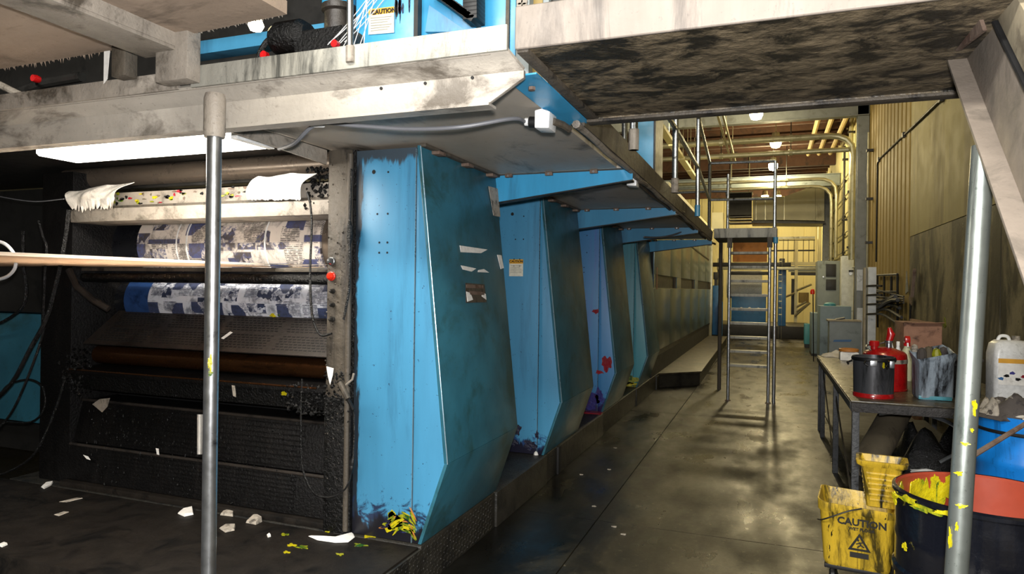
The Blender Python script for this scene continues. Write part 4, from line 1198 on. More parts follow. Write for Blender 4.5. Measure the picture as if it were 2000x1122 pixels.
# naked work lamp glaring under the upper boards
wl = thing('work_lamp', 'glaring bare work lamp under the upper walkway boards', 'lamp', py(497, 48, 2.9))
c = np.array(py(500, 50, 2.9))
MB().lathe([(0, -.03), (.03, -.025), (.042, 0), (.03, .03), (.018, .05), (0, .05)], c, 16).build('bulb', 'lamp_warm', wl)
MB().lathe([(.02, .05), (.02, .10), (.01, .11)], c, 12).build('socket', 'black', wl)
MB().tube([c + (0, 0, .1), c + (0, .02, .35), c + (.1, .05, .8)], .005, 6).build('cord', 'black', wl)
# consoles glimpsed above the bridge
uc = thing('upper_console', 'grey and tan control console seen over the top of the cross bridge', 'console', py(1120, 15, 2.8))
for (a, b, mm, nm, dy) in ((1008, 1034, 'grey_cab', 'button_panel', 0), (1034, 1060, 'wall_ochre', 'side_panel', .05), (1060, 1072, 'grey_cab', 'frame', 0), (1072, 1103, 'dark_panel', 'screen', .03), (1103, 1128, 'duct', 'side_panel', 0), (1135, 1245, 'grey_cab', 'cover', .06)):
    p, q = py(a, 20, 2.7 + dy), py(b, 20, 2.7 + dy)
    MB().box(p[0], q[0], 2.7 + dy, 2.95, 2.41, 3.3).build(nm, mm, uc, bevel=.004)
MB().lathe([(.02, -.012), (.02, 0)], py(1113, 10, 2.7), 10, 'y').build('knob', 'black', uc)
for j in range(2):
    for k in range(2):
        MB().lathe([(.014, -.008), (.014, 0)], py(1016 + 9 * k, 4 + 9 * j, 2.7), 10, 'y').build('button', 'dust_steel', uc)

# dark pipework glimpsed over the kick plate at the far left
pw = thing('upper_pipework', 'dark pipes and a red valve knob behind the left kick plate', 'pipes', py(60, 170, 2.8))
MB().tube([py(-40, 150, 2.8), py(0, 166, 2.8), py(48, 190, 2.8)], .022, 10).build('pipe', 'dust_steel', pw)
MB().tube([py(30, 184, 2.9), py(90, 162, 2.9), py(160, 150, 2.9)], .03, 10).build('pipe', 'dark_steel', pw)
MB().lathe([(0, -.02), (.02, -.02), (.024, 0), (.02, .02), (0, .02)], py(70, 154, 2.78), 14, 'y').build('valve_knob', 'red', pw)
MB().tube([py(70, 154, 2.79), py(72, 168, 2.9)], .008, 8).build('valve_stem', 'dark_steel', pw)
MB().box(py(90, 165, 3.0)[0], py(160, 165, 3.0)[0], 3.0, 3.2, 2.45, 2.72).build('pump_block', 'black_ink', pw, bevel=.03)

# ================================================================== REAR PRESS HOUSING
rh = thing('rear_housing', 'long reflective grey-blue panelled press housing with dark window slots', 'machine housing', (-2, 15, PZ))
XH = -1.655
MB().box(-3.2, XH - .03, 10.55, 21.2, PZ, 3.05).build('core', 'dark_gap', rh, smooth=0)
ysp = [10.52, 12.35, 13.9, 15.6, 17.4, 19.3, 21.2]
for a, b in zip(ysp[:-1], ysp[1:]):
    MB().prism([(XH - .12, PZ + .005), (XH, .62), (XH - .02, .62), (XH - .14, PZ + .005)], 'y', a + .004, b - .004).build('kick_panel', 'dark_steel', rh, smooth=0)
    MB().box(XH - .025, XH, a + .004, b - .004, .625, 1.62).build('lower_panel', 'rear_panel', rh, bevel=.003)
    MB().box(XH - .025, XH, a + .004, b - .004, 1.835, 3.05).build('upper_panel', 'rear_panel', rh, bevel=.003)
MB().box(XH - .027, XH - .001, 10.52, 21.2, 1.60, 1.624).build('window_sill', 'conduit', rh, smooth=0)
yw = [px(1280, 550, XH)[1], px(1322, 550, XH)[1], px(1330, 550, XH)[1], px(1357, 550, XH)[1], px(1363, 550, XH)[1], px(1388, 550, XH)[1]]
MB().box(XH - .024, XH, 10.52, yw[0], 1.625, 1.834).build('mid_panel', 'rear_panel', rh, smooth=0)
for a, b in ((yw[1], yw[2]), (yw[3], yw[4]), (yw[5], 21.2)):
    MB().box(XH - .024, XH, a, b, 1.625, 1.834).build('mid_panel', 'rear_panel', rh, smooth=0)
for a, b in ((yw[0], yw[1]), (yw[2], yw[3]), (yw[4], yw[5])):
    MB().tube([(XH - .012, b - (b - a) * .12, 1.63), (XH - .012, b - (b - a) * .12, 1.83)], .03, 10).build('window_post', 'grey_frame', rh)
    MB().box(XH - .03, XH - .022, a, b, 1.625, 1.834).build('pane', 'dark_panel', rh, smooth=0)
MB().box(XH - .004, XH + .002, 10.75, 10.86, 1.6, 1.95).build('notice_strip', 'cardboard', rh, smooth=0)
MB().bar((XH + .005, 13.6, 2.62), (XH + .005, 20.4, 2.48), .02, .03).build('stay_bar', 'dark_steel', rh)
MB().box(XH - .05, XH + .05, 21.2, 21.3, PZ, 3.05).build('end_post', 'conduit', rh, bevel=.004)
cd = thing('cream_duct', 'cream sheet-metal duct along the top of the rear housing', 'duct', (-2.2, 16, 3.05))
for a, b in ((11.6, 14.6), (14.61, 17.6), (17.61, 21.2)):
    MB().box(-2.6, -1.6, a, b, 3.06, 3.42).build('duct_section', 'duct', cd, bevel=.004)

# ladder and end platform
lad = thing('access_ladder', 'steel access ladder with scuffed flat treads at the end of the walkway', 'ladder', (-.25, 10.35, 0))
YL = 10.35
for xx in (-.545, .0):
    MB().tube([(xx, YL, 0), (xx, YL, 2.36)], .022, 14).build('stile', 'chrome', lad)
    MB().box(xx - .035, xx + .035, YL - .03, YL + .03, 2.22, 2.365).build('top_bracket', 'grey_frame', lad, bevel=.004)
    MB().box(xx - .04, xx + .04, YL - .05, YL + .05, 0, .01).build('foot', 'rusty', lad)
for k in range(9):
    z = .50 + k * .203
    MB().box(-.525, -.02, YL - .06, YL + .10, z, z + .036).build('tread', 'kick', lad, bevel=.003)
ep = thing('end_platform', 'small grey platform at the head of the access ladder', 'platform', (-.35, 11, 2.37))
MB().box(-.775, .09, 10.45, 11.5, 2.37, 2.40).build('floor_plate', 'grey_frame', ep, smooth=0)
MB().box(-.775, .09, 10.425, 10.448, 2.372, 2.51).build('fascia', 'kick', ep, bevel=.004)
MB().box(.07, .10, 10.45, 11.5, 2.38, 2.5).build('fascia', 'grey_frame', ep, bevel=.004)
MB().tube([(.075, 10.40, 0), (.075, 10.40, 2.37)], .024, 14).build('leg', 'chrome', ep)
MB().lathe([(.028, 2.28), (.034, 2.29), (.034, 2.37)], (.075, 10.40, 0), 14).build('leg_collar', 'blue', ep)
MB().tube([(-.74, 11.45, 0), (-.74, 11.45, 2.37)], .03, 12).build('leg', 'grey_frame', ep)
hr = thing('deck_handrail', 'steel pipe handrail along the overhead deck and around the ladder head', 'handrail', (-.7, 8, 2.42))
XR_ = -.74
for (x_, y_) in ((XR_, 3.9), (XR_, 5.72), (XR_, 7.6), (-.84, 10.38), (.06, 10.46), (-.64, 11.45)):
    MB().tube([(x_, y_, 2.40 if y_ < 11 else 2.40), (x_, y_, 3.47)], .024, 12).build('post', 'steel_pipe', hr)
    MB().lathe([(.03, 2.40), (.03, 2.52)], (x_, y_, 0), 12).build('post_socket', 'blue' if y_ in (7.6,) else 'dust_steel', hr)
for z in (2.93, 3.47):
    MB().tube([(XR_, 3.2, z), (XR_, 7.6, z), (-.84, 10.38, z)], .020, 10).build('rail', 'steel_pipe', hr)
    MB().tube([(-.84, 10.38, z), (.06, 10.46, z)], .020, 10).build('rail', 'steel_pipe', hr)
MB().tube(smoothpath([(-1.8, 11.45, 3.2), (-.75, 11.45, 3.2), (-.66, 11.45, 3.15), (-.64, 11.45, 2.9)]), .020, 10).build('rail', 'steel_pipe', hr)
bc = thing('blue_ink_cabinet', 'bright blue box cabinet standing on the deck behind the bridge', 'cabinet', (-1.25, 7.2, 2.42))
MB().box(py(1231, 240, 7)[0], py(1277, 240, 7)[0], 7.0, 7.5, 2.78, 3.75).build('body', 'blue_bright', bc, bevel=.006)
MB().box(py(1277.5, 240, 7)[0], py(1281, 240, 7)[0], 6.99, 7.5, 2.70, 3.75).build('edge_frame', 'dark_steel', bc, smooth=0)
MB().box(-1.33, -1.15, 7.1, 7.4, 2.42, 2.779).build('pedestal', 'grey_frame', bc, bevel=.004)
MB().tube([py(1220, 330, 6.4), py(1220, 200, 6.4)], .028, 12).build('riser_pipe', 'steel_pipe', bc)

# ================================================================== FAR END OF THE HALL
def bxpx(u0, u1, v0, v1, Y, D, z0=None):
    """box whose front face at depth Y covers the pixel rectangle"""
    a, b = py(u0, v1, Y), py(u1, v0, Y)
    return MB().box(a[0], b[0], Y, Y + D, a[2] if z0 is None else z0, b[2])


fm = thing('far_reelstand', 'blue reelstand machine with white paper roll seen through the ladder', 'machine', (-1, 25, 0))
MB().box(-3.0, 1.35, 24.6, 27.9, 0, .42).build('bed', 'dark_steel', fm, bevel=.01)
bxpx(1428, 1496, 575, 618, 25, 1.6, .42).build('carriage', 'steel_blue', fm, bevel=.02)
p = py(1462, 556, 25.8)
MB().lathe([(.5, py(1420, 556, 25.8)[0]), (.5, py(1488, 556, 25.8)[0])], (0, 26.0, p[2]), 32, 'x').build('paper_roll', 'paper', fm)
bxpx(1519, 1536, 525, 618, 24.8, .5, .42).build('pillar', 'steel_blue', fm, bevel=.03)
bxpx(1522, 1533, 505, 526, 24.8, .4).build('pillar_cap', 'dark_steel', fm, bevel=.03)
bxpx(1392, 1545, 513, 521, 24.4, .3).build('cross_beam', 'dark_steel', fm, bevel=.01)
bxpx(1400, 1600, 522, 527, 24.4, .3).build('cross_beam', 'conduit', fm, bevel=.01)
bxpx(1425, 1500, 531, 537, 24.3, .3).build('cross_beam', 'dark_steel', fm, bevel=.01)
bxpx(1400, 1412, 505, 618, 24.9, .4, .42).build('pillar', 'conduit', fm, bevel=.02)
for (u, v) in ((1448, 603), (1464, 603), (1481, 604)):
    q = py(u, v, 24.98)
    MB().lathe([(.05, -.03), (.05, .03)], q, 10, 'y').build('button', 'white_pl', fm)
ob = bxpx(1431, 1499, 448, 512, 27, .15).build('orange_screen', 'orange_board')
tag(ob, 'orange-brown board screen standing behind the ladder head', 'board')
bm2 = thing('blue_drive_box', 'dark blue drive box at the far end of the rear housing', 'machine', (-1.2, 21.9, 0))
bxpx(1391, 1409, 558, 612, 21.6, .5, PZ).build('body', 'steel_blue', bm2, bevel=.03)
bxpx(1402, 1411, 590, 626, 21.4, .3, .0).build('side_box', 'steel_blue', bm2, bevel=.02)
bxpx(1393, 1402, 532, 546, 21.55, .3).build('control_head', 'dark_panel', bm2, bevel=.01)
bxpx(1395, 1400, 546, 558, 21.6, .2).build('stalk', 'dark_steel', bm2)
ms = thing('mezzanine_frame', 'cream mezzanine frame with pipes and railing at the far wall', 'frame', (.6, 28.5, 0))
for (u0, u1, v0, v1, mm, nm) in ((1520, 1592, 462, 467, 'conduit', 'beam'), (1505, 1592, 488, 491, 'dark_steel', 'pipe'), (1540, 1600, 512, 518, 'duct', 'beam'), (1545, 1600, 532, 538, 'dark_steel', 'beam'), (1540, 1600, 520, 531, 'grey_cab', 'shelf_box'), (1521, 1592, 468, 470, 'dark_steel', 'pipe')):
    bxpx(u0, u1, v0, v1, 28.4, .25).build(nm, mm, ms, smooth=0)
for u in (1530, 1551, 1569, 1580, 1539, 1590):
    bxpx(u - .8, u + .8, 468, 513, 28.45, .1).build('rail_post', 'dark_steel', ms, smooth=0)
bxpx(1551, 1559, 470, 628, 28.3, .3, 0).build('post', 'duct', ms, smooth=0)
bxpx(1596, 1606, 370, 628, 28.3, .4, 0).build('post', 'duct', ms, smooth=0)
bxpx(1545, 1552, 545, 615, 28.5, .1).build('doorway_edge', 'dark_panel', ms, smooth=0)
bxpx(1560, 1580, 572, 592, 28.2, .3).build('junction_box', 'wall_ochre', ms, bevel=.02)
for (a, b) in (((1535, 580), (1552, 573)), ((1556, 568), (1585, 556)), ((1556, 600), (1575, 590)), ((1552, 618), (1582, 592)), ((1556, 610), (1578, 594))):
    MB().tube([py(*a, 28.2), py(*b, 28.2)], .045, 6).build('pipe', 'conduit', ms)
fl_ = thing('far_ladder', 'thin cream ladder standing in front of the blue pillar', 'ladder', py(1524, 640, 23.8)[:2] + (0,))
for j in range(9):
    bxpx(1521, 1527, 510 + j * 13, 511.5 + j * 13, 23.82, .03).build('rung', 'duct', fl_, smooth=0)
for u in (1521, 1527):
    bxpx(u - 1, u + 1, 495, 640, 23.8, .06, .0).build('stile', 'duct', fl_, smooth=0)
ad = thing('air_duct', 'wide cream air duct with tapered end under the far roof', 'duct', (.5, 26, 4.2))
MB().slab([py(1470, 385, 26), py(1532, 384, 26), py(1532, 430, 26), py(1470, 430, 26)], (0, 1.2, 0)).build('duct_section', 'duct', ad, smooth=0)
MB().slab([py(1532.5, 384, 26), py(1592, 362, 26), py(1592, 431, 26), py(1532.5, 430, 26)], (0, 1.2, 0)).build('taper_section', 'duct', ad, smooth=0)
MB().slab([py(1592.5, 362, 26), py(1610, 358, 26), py(1610, 432, 26), py(1592.5, 431, 26)], (0, 1.2, 0)).build('duct_section', 'duct', ad, smooth=0)
MB().slab([py(1468, 431, 25.9), py(1611, 433, 25.9), py(1611, 437, 25.9), py(1468, 436, 25.9)], (0, 1.3, 0)).build('under_frame', 'dark_steel', ad, smooth=0)
for u in (1476, 1494, 1531):
    MB().slab([py(u, 386, 25.98), py(u + 1.5, 386, 25.98), py(u + 1.5, 430, 25.98), py(u, 430, 25.98)], (0, .02, 0)).build('seam', 'conduit', ad, smooth=0)
vt = thing('exhaust_opening', 'black square exhaust opening with louvres above the ladder', 'vent', py(1446, 430, 24))
bxpx(1423, 1468, 377, 421, 24, .6).build('opening', 'dark_gap', vt, smooth=0)
bxpx(1421, 1470, 374, 378, 23.95, .6).build('frame', 'conduit', vt, smooth=0)
for j in range(3):
    bxpx(1424, 1468, 422 + j * 6, 425 + j * 6, 23.95, .5).build('louvre', 'dark_steel', vt, smooth=0)
for u in (1428, 1463):
    q = py(u, 378, 24.3)
    MB().tube([q, (q[0], q[1], ZC)], .02, 6).build('hanger_rod', 'conduit', vt)
bxpx(1390, 1412, 415, 450, 23.6, .4).build('side_box', 'duct', vt, smooth=0)

# roof steel, pipes, trays
rs = thing('roof_girder', 'long grey roof girder framing into the wall column', 'girder', (-2, 16.4, 5.4))
MB().box(-7.4, 1.95, 16.3, 16.34, 5.40, 5.72).build('web', 'column', rs, smooth=0)
for z in (5.39, 5.72):
    MB().box(-7.4, 1.95, 16.22, 16.42, z, z + .02).build('flange', 'column', rs, smooth=0)
rs = thing('roof_girder', 'pale grey girder farther down the hall below the hanging lamps', 'girder', (-2, 22.5, 4.8))
MB().box(-7.4, 1.95, 22.6, 22.64, 4.82, 5.15).build('web', 'grey_cab', rs, smooth=0)
for z in (4.80, 5.15):
    MB().box(-7.4, 1.95, 22.5, 22.74, z, z + .02).build('flange', 'grey_cab', rs, smooth=0)
pl = ['upper large pipe crossing under the roof and bending down the wall', 'lower large pipe crossing under the roof and bending down the wall', 'upper pipe of the far pair bending down the wall', 'lower pipe of the far pair bending down the wall']
for k, (Y, z, r, xe, zb) in enumerate(((17.5, 5.25, .075, 1.78, 2.35), (17.6, 4.93, .06, 1.62, 4.3), (21.9, 4.92, .05, 1.80, 2.6), (22.0, 4.72, .05, 1.68, 2.6))):
    pth = [(-7.3, Y, z), (xe - .5, Y, z), (xe - .32, Y, z - .02), (xe - .15, Y, z - .1), (xe - .03, Y, z - .25), (xe, Y, z - .5), (xe, Y, zb)]
    if k == 1:
        pth = [(-7.3, Y, z), (xe + .2, Y, z), (xe + .3, Y, z - .05), (xe + .33, Y, z - .2), (xe + .33, Y, 2.3)]
    t = thing('roof_pipe', pl[k], 'pipe', (0, Y, z), 'pipes under the roof')
    MB().tube(pth, r, 12).build('pipe', 'conduit', t)
    for xx in (-3.6, -1.2, .4):
        MB().lathe([(r * 1.25, xx), (r * 1.25, xx + .08)], (0, Y, z), 12, 'x').build('coupling', 'conduit', t)
        MB().tube([(xx + .04, Y, z + r), (xx + .04, Y, ZC)], .012, 6).build('hanger_rod', 'dark_steel', t)
tr = [(-.95, 'left hanging cable tray running lengthwise under the roof', 5.05, 12.6, 19.5), (1.05, 'lengthwise pipe under the roof nearest the lamps', 5.75, 17.2, 22.4), (1.35, 'middle lengthwise pipe under the roof by the wall', 5.75, 17.2, 22.4), (1.66, 'lengthwise pipe under the roof tight to the wall', 5.75, 17.2, 22.4)]
for x_, lb, z, a, b in tr:
    t = thing('roof_tray', lb, 'tray', (x_, a, z))
    if x_ < 0:
        for dx in (-.05, .05):
            MB().box(x_ + dx - .02, x_ + dx + .02, a, b, z, z + .05).build('side_rail', 'conduit', t, smooth=0)
        for j in range(3):
            MB().tube([(x_, a + .5 + j * 2.8, z + .05), (x_, a + .5 + j * 2.8, ZC)], .01, 6).build('hanger_rod', 'conduit', t)
    else:
        MB().tube([(x_, a, z), (x_, b, z)], .06, 8).build('pipe', 'wall_ochre', t)
        MB().tube([(x_, a + 2, z), (x_, a + 2, ZC)], .01, 6).build('hanger_rod', 'conduit', t)
for k in range(6):
    t = thing('unlit_strip_light', 'cream unlit strip fixture under the roof, %s of the row over the press' % ['nearest', 'second', 'third', 'fourth', 'fifth', 'farthest'][k], 'light fixture', (-2.1, 11.2 + k * 1.75, 4.9), 'unlit strip lights over the press')
    MB().box(-2.18, -2.02, 10.4 + k * 1.75, 12.0 + k * 1.75, 4.86, 4.94).build('housing', 'duct', t, bevel=.01)
    for yy in (10.7, 11.7):
        MB().tube([(-2.1, yy + k * 1.75, 4.94), (-2.1, yy + k * 1.75, ZC)], .01, 6).build('hanger_rod', 'conduit', t)

# warm high-bay lamps (their light is the hall's ambient)
hb = [(pz(1477, 227, 5.3), 'high-bay lamp just under the cross bridge over the aisle'), (pz(1515, 283, 5.3), 'glaring high-bay lamp between the two large roof pipes'), (pz(1510, 328, 5.3), 'high-bay lamp hanging below the lower large roof pipe'),
      (pz(1494, 388, 5.3), 'left of the two farthest high-bay lamps above the cream duct'), (pz(1519, 388, 5.3), 'right of the two farthest high-bay lamps above the cream duct'), (pz(1241, 236, 5.3), 'high-bay lamp peeking out above the blue box cabinet'),
      ((.2, 10.8, 5.3), 'added high-bay lamp over the aisle above the access ladder, hidden by the bridge'), ((.5, 6.0, 5.3), 'nearest added high-bay lamp over the workbench, hidden by the bridge')]  # the last two are unseen, added to light the near aisle
for k, (p, lb) in enumerate(hb):
    t = thing('highbay_lamp', lb, 'lamp', tuple(p), 'high-bay lamps under the roof')
    p = np.array(p)
    MB().lathe([(.05, .32), (.09, .30), (.11, .16), (.13, .12)], p, 18).build('housing', 'conduit', t)
    MB().lathe([(.13, .12), (.135, .02), (.10, -.06), (0, -.09)], p, 18).build('lens', 'lamp_warm', t)
    MB().tube([p + (0, 0, .3), (p[0], p[1], ZC - .02)], .012, 6).build('hanger_rod', 'conduit', t)
    light('highbay_glow', 'POINT', tuple(p + (0, 0, -.22)), (230 if k in (1, 2, 3, 4) else 50), (1.0, .82, .45), .14)

# ================================================================== RIGHT WALL FITTINGS
for k, (yy, z1, lb) in enumerate(((16.3, ZC - .55, 'nearer grey steel wall column carrying the roof girder'), (26.2, ZC - .55, 'farther grey steel wall column beside the air duct'))):
    t = thing('wall_column', lb, 'column', (1.86, yy, 0))
    MB().box(1.74, 1.96, yy, yy + .03, 0, z1).build('flange', 'column', t, smooth=0)
    MB().box(1.84, 1.86, yy + .03, yy + .25, 0, z1).build('web', 'column', t, smooth=0)
    MB().box(1.74, 1.96, yy + .25, yy + .28, 0, z1).build('flange', 'column', t, smooth=0)
t = thing('wall_conduit', 'thin dark conduit running along the wall and down beside the column', 'conduit', (1.95, 12, 4))
MB().tube([(1.955, 3.5, 3.78), (1.955, 9.7, 4.0), (1.955, 14.9, 4.18), (1.955, 15.0, 4.1), (1.955, 15.02, 2.2)], .016, 8).build('pipe', 'dark_steel', t)
for yy, zz in ((9.7, 4.0), (12.2, 4.09), (14.8, 4.17)):
    MB().box(1.93, 1.975, yy - .04, yy + .04, zz - .04, zz + .04).build('clamp', 'dark_steel', t)
for k, (yy, z0, z1, r, lb) in enumerate(((19.0, 2.2, 6.0, .05, 'thick pale riser pipe on the wall beyond the column'), (15.7, 2.1, 4.9, .02, 'thin riser conduit just before the wall column'), (24.5, 1.8, 4.6, .05, 'pale riser pipe on the wall beside the farther column'), (20.6, 1.5, 5.6, .03, 'slim dark riser pipe on the wall past the thick one'))):
    t = thing('riser_pipe', lb, 'pipe', (1.9, yy, z0))
    MB().tube([(1.88, yy, z0), (1.88, yy, z1)], r, 10).build('pipe', 'conduit' if k != 3 else 'dark_steel', t)
    for zz in (z0 + .5, (z0 + z1) / 2, z1 - .4):
        MB().box(1.86 - r, 1.975, yy - .05, yy + .05, zz, zz + .05).build('clamp', 'dark_steel', t)
for k in range(6):
    z = 2.2 + k * .5
    t = thing('wall_rail', 'horizontal pipe rail along the cream wall, %s from the floor' % ['lowest', 'second', 'third', 'fourth', 'fifth', 'topmost'][k], 'rail', (1.9, 21, z), 'pipe rails along the cream wall')
    MB().tube([(1.90, 16.7, z), (1.90, 25.8, z)], .018, 6).build('pipe', 'conduit', t)
    for yy in (17.5, 21, 24.8):
        MB().box(1.88, 1.975, yy - .03, yy + .03, z - .03, z + .03).build('clamp', 'dark_steel', t)

# electrical cabinets and enclosures
gc = thing('grey_switch_cabinet', 'tall grey switch cabinet with two dark windows against the wall', 'cabinet', (1.6, 19.8, 0))
ya = 19.5
a, b = py(1597, 510, ya), py(1641, 508, ya)
MB().box(a[0], b[0], ya, ya + .8, 0, a[2]).build('body', 'grey_cab', gc, bevel=.01)
bxpx(1613, 1633, 516, 541, ya - .012, .011).build('window', 'dark_panel', gc, bevel=.003)
bxpx(1613, 1633, 546, 567, ya - .012, .011).build('window', 'dark_panel', gc, bevel=.003)
MB().lathe([(.02, -.02), (.02, 0)], py(1608, 541, ya), 8, 'y').build('knob', 'chrome', gc)
we = thing('white_enclosure', 'tall white enclosure beside the grey switch cabinet', 'enclosure', (1.7, 18.6, 0))
bxpx(1643, 1668, 500, 640, 18.5, .4, 0).build('body', 'white_board', we, bevel=.008)
bxpx(1658, 1667, 528, 531, 18.44, .06).build('handle', 'black', we)
MB().lathe([(.04, -.06), (.04, 0)], py(1661, 535, 18.5), 10, 'y').build('lock', 'chrome', we)
wp = thing('white_post_board', 'narrow white board on a grey post in the middle of the wall units', 'board', (1.6, 14.2, 0))
bxpx(1671, 1682, 527, 690, 14.4, .06, 0).build('post', 'column', wp, smooth=0)
bxpx(1673, 1685, 527, 568, 14.37, .03).build('board', 'white_board', wp, smooth=0)
bxpx(1673, 1685, 602, 690, 14.37, .03, 0.3).build('board', 'white_board', wp, smooth=0)
wq = thing('white_panel_box', 'white wall panel with dark cable hooks nearest the stained wall', 'panel', (1.75, 13.4, 0))
bxpx(1686, 1692, 523, 690, 13.6, .12, 0).build('post', 'stringer_tan', wq, smooth=0)
bxpx(1694, 1712, 522, 690, 13.5, .12, 0.2).build('board', 'white_board', wq, bevel=.004)
for v in (559, 577, 595, 614):
    MB().tube([py(1692, v, 13.44), py(1713, v - 1, 13.4), py(1722, v, 13.2)], .02, 6).build('hook', 'dark_steel', wq)
lb1 = thing('low_cabinet', 'low grey cabinet with a strip of blue tape behind the workbench', 'cabinet', (1.3, 14.2, 0))
a = py(1620, 628, 14.0)
b = py(1682, 622, 14.0)
MB().box(a[0], b[0], 14.0, 14.35, 0, a[2]).build('body', 'grey_cab', lb1, bevel=.006)
MB().box(a[0] - .03, b[0] + .01, 13.98, 14.37, a[2], a[2] + .03).build('top', 'stringer_tan', lb1, bevel=.004)
MB().slab([py(1629, 664, 13.99), py(1664, 664, 13.99), py(1661, 668, 13.99), py(1627, 668, 13.99)], (0, -.003, 0)).build('tape_strip', 'steel_blue', lb1, smooth=0)
MB().slab([py(1632, 624, 14.1), py(1650, 621, 14.1), py(1651, 624, 14.1), py(1634, 626, 14.1)], (0, .1, .01)).build('handle', 'black', lb1)
lb2 = thing('low_cabinet', 'wide blue-grey cabinet behind the taped cabinet with a pale tray on top', 'cabinet', (1.2, 16.8, 0))
a, b = py(1602, 598, 16.5), py(1663, 596, 16.5)
MB().box(a[0], b[0], 16.5, 17.4, 0, a[2]).build('body', 'grey_cab2', lb2, bevel=.01)
MB().lathe([(.13, 0), (.12, .05), (.06, .075), (0, .08)], (py(1621, 597, 16.8)[0], 16.8, a[2]), 18).build('tray', 'teal', lb2)
lb3 = thing('low_cabinet', 'narrow blue-grey cabinet at the aisle end of the low cabinets', 'cabinet', (1.1, 18.9, 0))
a, b = py(1586, 612, 18.4), py(1600, 612, 18.4)
MB().box(a[0], b[0], 18.4, 19.4, .06, a[2]).build('body', 'grey_cab2', lb3, bevel=.01)
MB().box(b[0], b[0] + .02, 18.38, 19.4, .06, a[2] + .03).build('edge_trim', 'stringer_tan', lb3, smooth=0)
MB().box(a[0], b[0], 18.42, 19.38, 0, .06).build('toe_base', 'black', lb3, smooth=0)
cb2 = thing('cyan_bin', 'small pale cyan bin standing in the aisle by the low cabinets', 'bin', (1.1, 21, 0))
a, b = py(1571, 633, 21), py(1583, 633, 21)
MB().box(a[0], b[0], 21, 21.4, .1, a[2]).build('body', 'teal', cb2, bevel=.02)
MB().box(a[0] + .02, b[0] - .02, 21.02, 21.38, 0, .1).build('base', 'black', cb2)
sl = thing('red_beacon', 'red lit beacon on a thin stand beside the grey cabinet', 'beacon', py(1588, 560, 17))
MB().tube([py(1589, 690, 17)[:2] + (0,), py(1588, 575, 17)], .012, 8).build('stand', 'dark_steel', sl)
MB().lathe([(.045, -.06), (.05, .0), (.035, .05), (0, .065)], py(1587, 570, 17), 12).build('lens', 'red_lamp', sl)
# wire rack with coiled cables
rk = thing('cable_rack', 'dark wire rack on the wall hung with coiled black cables', 'rack', (1.9, 12.6, 1.3))
XK = 1.93
for (u0, v0, u1, v1) in ((1714, 538, 1753, 536), (1753, 536, 1753, 640), (1714, 538, 1714, 640), (1714, 570, 1753, 570), (1727, 540, 1727, 600), (1741, 540, 1741, 600)):
    MB().tube([px(u0, v0, XK), px(u1, v1, XK)], .02, 6).build('bar', 'dark_steel', rk)
for j in range(6):
    pts = [px(1700 + 4 * j + 45 * t, 578 + 9 * j + 10 * sin(3 * t + j) , XK - .06 - .03 * (j % 3)) for t in (0, .2, .4, .6, .8, 1)]
    MB().tube(smoothpath(pts), .035 - .003 * j, 6).build('cable', 'black', rk)
for j in range(4):
    a = px(1690 + j * 3, 560 + j * 18, XK - .1)
    MB().tube([a, px(1765, 580 + j * 4, XK - .02)], .014, 6).build('arm', 'dark_steel', rk)
hg = thing('wall_hose_reel', 'rusty red-brown hose reel hanging on the stained wall', 'tool', px(1783, 560, 1.95))  # rough shapes standing for a hose reel on the wall
MB().bar(px(1786, 526, 1.93), px(1781, 580, 1.93), .04, .05).build('handle', 'rusty', hg)
MB().blob(px(1778, 585, 1.94), (0, 1, 0), (0, 0, 1), .12, .08, 8).build('ink_lump', 'rusty', hg)
MB().tube([px(1779, 590, 1.955), px(1776, 660, 1.955)], .015, 6).build('stem', 'dark_steel', hg)
MB().slab([px(1770, 530, 1.96), px(1773, 570, 1.96), px(1768, 575, 1.96)], (.01, 0, 0)).build('blade', 'chrome', hg)
cdb = MB().obox((1.80, 10.2, .62), (.02, 0, .0), (0, .6, 0), (.05, 0, .62)).build('leaning_cardboard', 'cardboard', bevel=.004)
tag(cdb, 'brown cardboard sheet leaning on the wall behind the bench', 'cardboard')
for i, (u, v, rx, rz) in enumerate(((1766, 640, .05, .16), (1845, 632, .06, .06), (1760, 660, .05, .08))):
    tag(MB().blob(px(u, v, XW - .003), (0, 1, 0), (0, 0, 1), rx, rz, 400 + i, rag=.5).build('ink_splat', 'ygreen_ink'), ['tall green-yellow ink splat on the wall over the red can', 'green ink splat on the wall over the brown carton', 'small green-yellow ink splat low on the wall'][i], 'ink splat')

# ================================================================== WORKBENCH
TZ = .86
wbx0, wbx1, wby0, wby1 = .53, 1.66, 5.15, 8.62
tb = thing('workbench', 'long ink-splattered steel workbench along the right wall', 'workbench', (1.1, 6.9, 0))
MB().box(wbx0, wbx1, wby0, wby1, TZ - .012, TZ).build('top', 'table_top', tb, bevel=.003)
MB().box(wbx0, wbx1, wby0 - .004, wby0 + .03, TZ - .075, TZ - .013).build('front_apron', 'table_edge', tb, bevel=.004)
MB().box(wbx0 - .004, wbx0 + .03, wby0 + .03, wby1, TZ - .065, TZ - .013).build('side_apron', 'table_leg', tb, bevel=.003)
MB().box(wbx1 - .03, wbx1, wby0 + .03, wby1, TZ - .065, TZ - .013).build('side_apron', 'table_leg', tb, bevel=.003)
for yy in (5.17, 6.62, 8.17, 8.55):
    for xx in (.54, 1.6):
        MB().box(xx, xx + .045, yy, yy + .045, 0, TZ - .014).build('leg', 'table_leg', tb, bevel=.004)
MB().box(.60, 1.6, 5.25, 8.5, .20, .215).build('shelf', 'dark_panel', tb, smooth=0)
